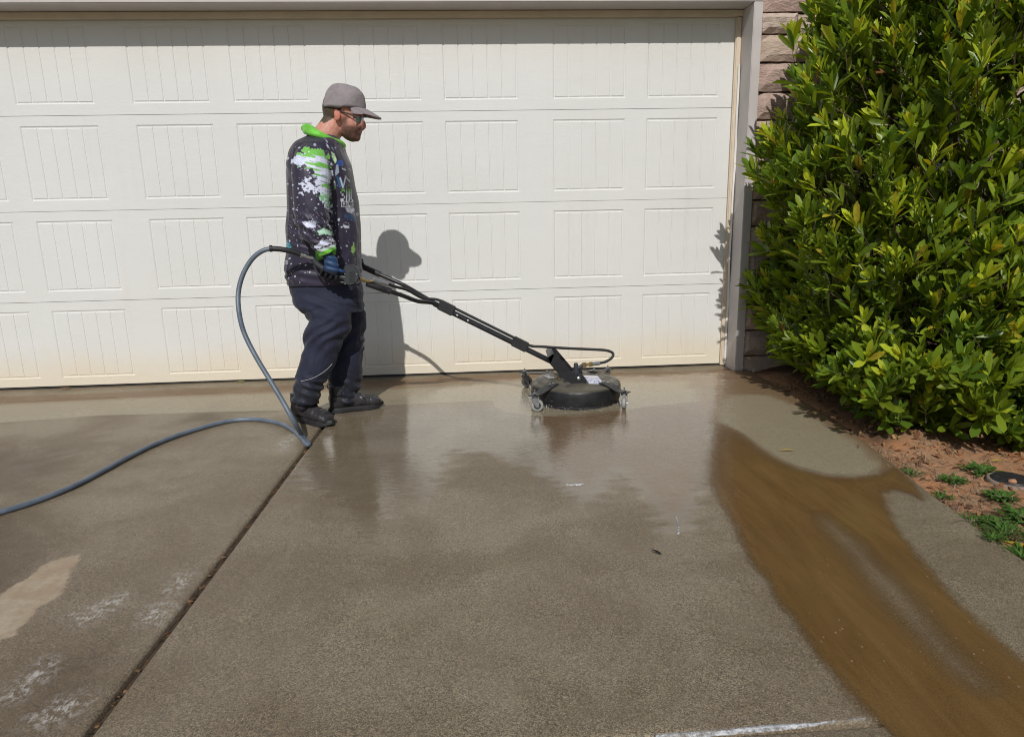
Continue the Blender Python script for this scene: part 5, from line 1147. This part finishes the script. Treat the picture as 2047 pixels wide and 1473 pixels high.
# ---- gloved hands
M_GLOVE = m_tint('blue_work_glove', .5, .4, 500, .3, .001)
def glove(grip_a, grip_b, wrist, sgn, label):
    """hand closed round a bar from grip_a (little finger) to grip_b (index); sgn: side of the bar the back of the hand shows on"""
    ga, gb_ = np.array(grip_a), np.array(grip_b); ax = (gb_ - ga) / np.linalg.norm(gb_ - ga); outw = np.array([0, sgn, 0.]); upv = np.cross(ax, outw); upv = upv if upv[2] > 0 else -upv; pcs = []
    mid_ = (ga + gb_) / 2; w = np.array(wrist)
    pc = [(w, .040, .032), (w * .5 + (mid_ + outw * .034 + upv * .05) * .5, .041, .028), (mid_ + outw * .036 + upv * .030, .043, .021), (mid_ + outw * .036 - upv * .006, .041, .018)]
    V = []; n = 16
    for i, (p, a, b) in enumerate(pc):
        for k in range(n): q = 2 * math.pi * k / n; V.append(p + ax * a * math.cos(q) + outw * b * math.sin(q))
    F = [(i * n + k, i * n + (k + 1) % n, (i + 1) * n + (k + 1) % n, (i + 1) * n + k) for i in range(3) for k in range(n)]; F.append(tuple(range(n - 1, -1, -1))); F.append(tuple(3 * n + k for k in range(n))); pcs.append((V, F))
    for k, (ln, r) in enumerate(((.88, .0088), (1.0, .0098), (1.05, .0102), (.98, .0098))):
        c = ga + (gb_ - ga) * (.08 + .28 * k); path = [c + outw * .036 - upv * .0, c + outw * .033 - upv * .022 * ln, c + outw * .014 - upv * .034, c - outw * .014 - upv * .031, c - outw * .029 * ln - upv * .010, c - outw * .030 + upv * .008 * ln]
        pts = catmull(path, 4); pcs.append(tube_geo(pts, list(np.linspace(r, r * .82, len(pts))), 10))
    th = catmull([mid_ + ax * .028 + outw * .030 + upv * .030, gb_ + ax * .006 + outw * .022 + upv * .030, gb_ + ax * .022 + upv * .029, gb_ + ax * .030 - outw * .020 + upv * .018], 5); pcs.append(tube_geo(th, list(np.linspace(.0125, .0095, len(th))), 10))
    me = fuse(pcs, .0028, 3, 'glove'); P, Nn = verts_of(me); h_ = (P - mid_) @ upv; d = .0022 * smooth01(h_, .0, .03) * folds(P, (.3, .1, 1), 190, 1.6, 3); P = P + Nn * d[:, None]; put_verts(me, P)
    t = smooth01(h_ + .010 * vn(P, 30, 4), -.004, .030)[:, None]; C = np.array([.012, .014, .022]) * (1 - t) + np.array([.022, .062, .155]) * t; set_attr(me, 'tint', C * (1 + .2 * vn(P, 40, 5))[:, None], 'FLOAT_COLOR'); g = obj('glove', me, M_GLOVE, person); g['label'] = label
glove(AT(645, 536, GY), AT(679, 551, GY), AT(656, 505, -1.178), -1, 'blue and black glove closed on the trigger gun'); glove(AT(694, 519.5, -.63), AT(714, 528, -.635), AT(692, 502, -.64), 1, 'glove on the far handle bar')

# ---- cap and glasses
M_CAP = m_tint('faded_grey_cotton', .85, .15, 420, .5, .001)
capc = AT(688, 219, HY); tilt = rad(5); V = []; F = []; n = 40; rows = 14
Rm = lambda x, y, z: capc + np.array([x * math.cos(tilt) + z * math.sin(tilt), y, -x * math.sin(tilt) + z * math.cos(tilt)])
for i in range(rows + 1):
    ph = (i / rows) * math.pi / 2
    for k in range(n):
        a = 2 * math.pi * k / n; cx_, sx_ = math.cos(a), math.sin(a); rr = math.cos(ph) ** .62 if i < rows else .02; z = .128 * math.sin(ph) ** .92
        fx_ = .118 if cx_ > 0 else .114; seam = 1 - .010 * math.exp(-((abs(math.sin(a * 3 + .0))) / .12) ** 2)
        V.append(Rm(fx_ * rr * cx_ * seam, .094 * rr * sx_ * seam, z - .006 * (1 - ph) * (1 if cx_ < 0 else -.2)))
F = [(i * n + k, i * n + (k + 1) % n, (i + 1) * n + (k + 1) % n, (i + 1) * n + k) for i in range(rows) for k in range(n)]; F.append(tuple(rows * n + k for k in range(n)))
n0 = len(V)
for k in range(n): V.append(tuple(np.array(V[k]) * .0 + Rm(.108 * math.cos(2 * math.pi * k / n), .084 * math.sin(2 * math.pi * k / n), .004)))
F += [(k, n0 + k, n0 + (k + 1) % n, (k + 1) % n) for k in range(n)]
me = mesh_from(V, F, 'cap', True); P, Nn = verts_of(me); P2 = P + Nn * (.003 * vn(P, 24, 2) + .0018 * vn(P, 60, 3))[:, None]; put_verts(me, P2)
set_attr(me, 'tint', np.clip(np.array([.29, .255, .265]) * (1 + .16 * vn(P, 16, 7) + .10 * vn(P, 45, 8))[:, None], .01, 1), 'FLOAT_COLOR'); capo = obj('cap', me, M_CAP, person)
V = []; F = []; ni, nj = 10, 17
for th_ in (0, .006):
    for i in range(ni):
        s_ = i / (ni - 1)
        for j in range(nj):
            t_ = -1 + 2 * j / (nj - 1); xb = .112 * math.sqrt(max(0, 1 - (t_ * .90) ** 2)) ; x = xb * (1 - s_) + s_ * (xb + .086 * (max(0, 1 - abs(t_) ** 3.0)) ** .6 + .004); y = .088 * t_ * (1 - .10 * s_); z = .010 - .12 * (x - .09) * (x > .09) * 1.6 - .040 * t_ * t_ * (.35 + .65 * s_) - .55 * max(0, x - .12) ** 1.25
            V.append(Rm(x, y, z + th_))
m_ = ni * nj
for i in range(ni - 1):
    for j in range(nj - 1): q = i * nj + j; F += [(q, q + nj, q + nj + 1, q + 1), (m_ + q, m_ + q + 1, m_ + q + nj + 1, m_ + q + nj)]
ring = [j for j in range(nj)] + [i * nj + nj - 1 for i in range(1, ni)] + [(ni - 1) * nj + j for j in range(nj - 2, -1, -1)] + [i * nj for i in range(ni - 2, 0, -1)]
F += [(ring[k], ring[(k + 1) % len(ring)], m_ + ring[(k + 1) % len(ring)], m_ + ring[k]) for k in range(len(ring))]
me = mesh_from(V, F, 'bill', True); P, _ = verts_of(me); set_attr(me, 'tint', np.clip(np.array([.30, .262, .272]) * (1 + .15 * vn(P, 22, 3))[:, None], .01, 1), 'FLOAT_COLOR'); obj('bill', me, M_CAP, capo)
bt_ = ball(Rm(.0, 0, .127), .008, .008, .005, 0, 8); me = mesh_from(*bt_, 'button', True); set_attr(me, 'tint', np.tile((.27, .24, .25), (len(me.vertices), 1)), 'FLOAT_COLOR'); obj('button', me, M_CAP, capo)
gl = empty('sunglasses', tuple(AT(715, 236, HY) - np.array(person.location)), parent=person)
M_LENS = simple('mirror_lens', (.30, .33, .35), .16, .75, var=.1, bump=0.0)
for sg in (-1, 1):
    V = []; F = []
    for i in range(8):
        q = i / 7; y = HY + sg * (.012 + .062 * q); x_ = 728 - 3.0 * q - 13.5 * q ** 2.6
        a = AT(x_, 234.0 - 1.0 * q, y); b = AT(x_ - 1.0, 249.0 - 5 * q ** 2 - 2.0 * (1 - q) ** 2, y)
        for k in range(4): p = a + (b - a) * k / 3; V.append(p); 
        for k in range(4): p = a + (b - a) * k / 3; V.append(p + np.array([-.003, -sg * .001, 0]))
    for i in range(7):
        for k in range(3): q = i * 8 + k; F += [(q, q + 1, q + 9, q + 8), (q + 4, q + 12, q + 13, q + 5)]
        F += [(i * 8, i * 8 + 8, i * 8 + 12, i * 8 + 4), (i * 8 + 3, i * 8 + 7, i * 8 + 15, i * 8 + 11)]
    F += [(0, 4, 5, 1), (1, 5, 6, 2), (2, 6, 7, 3), (56, 57, 61, 60), (57, 58, 62, 61), (58, 59, 63, 62)]
    MB().add(V, F).build('lens', M_LENS, gl, smooth=True)
    MB().tube([AT(713, 235, HY + sg * .077), AT(698, 228, HY + sg * .080), AT(679, 222.5, HY + sg * .083)], [(.004, .002)] * 3, 8).build('temple', M_RUBBER, gl)

# ================================================================== SPRAY
# drops thrown out round the skirt and a froth line where the jets meet the concrete
dv = []; df = []; ic = bmesh.new(); bmesh.ops.create_icosphere(ic, subdivisions=1, radius=1); iv = np.array([v.co[:] for v in ic.verts]); fi = [tuple(v.index for v in f.verts) for f in ic.faces]; ic.free()
drn = np.random.default_rng(4)
for k in range(620):
    a = drn.uniform(0, 2 * math.pi) if k < 330 else drn.normal(rad(195), .5); rr = DR + abs(drn.normal(0, .035 if k < 330 else .075)) + .004; z = abs(drn.normal(0, .006 if k < 330 else .03)) + .008
    c = np.array([MC[0] + rr * math.cos(a), MC[1] + rr * math.sin(a), z]); r_ = drn.uniform(.0008, .0024); dv.append(iv * r_ * np.array([1, 1, drn.uniform(.7, 1.3)]) + c); df += [tuple(i + 12 * k for i in f) for f in fi]
t = NT('spray_water'); M_SPRAY = t.done(t.bsdf((.80, .82, .84), .12, None, IOR=1.33, Transmission_Weight=.45))
me = mesh_from(np.concatenate(dv), df, 'water_spray', True); tag(obj('water_spray', me, M_SPRAY), 'fine drops of water thrown up round the cleaner skirt', 'spray', kind='stuff')
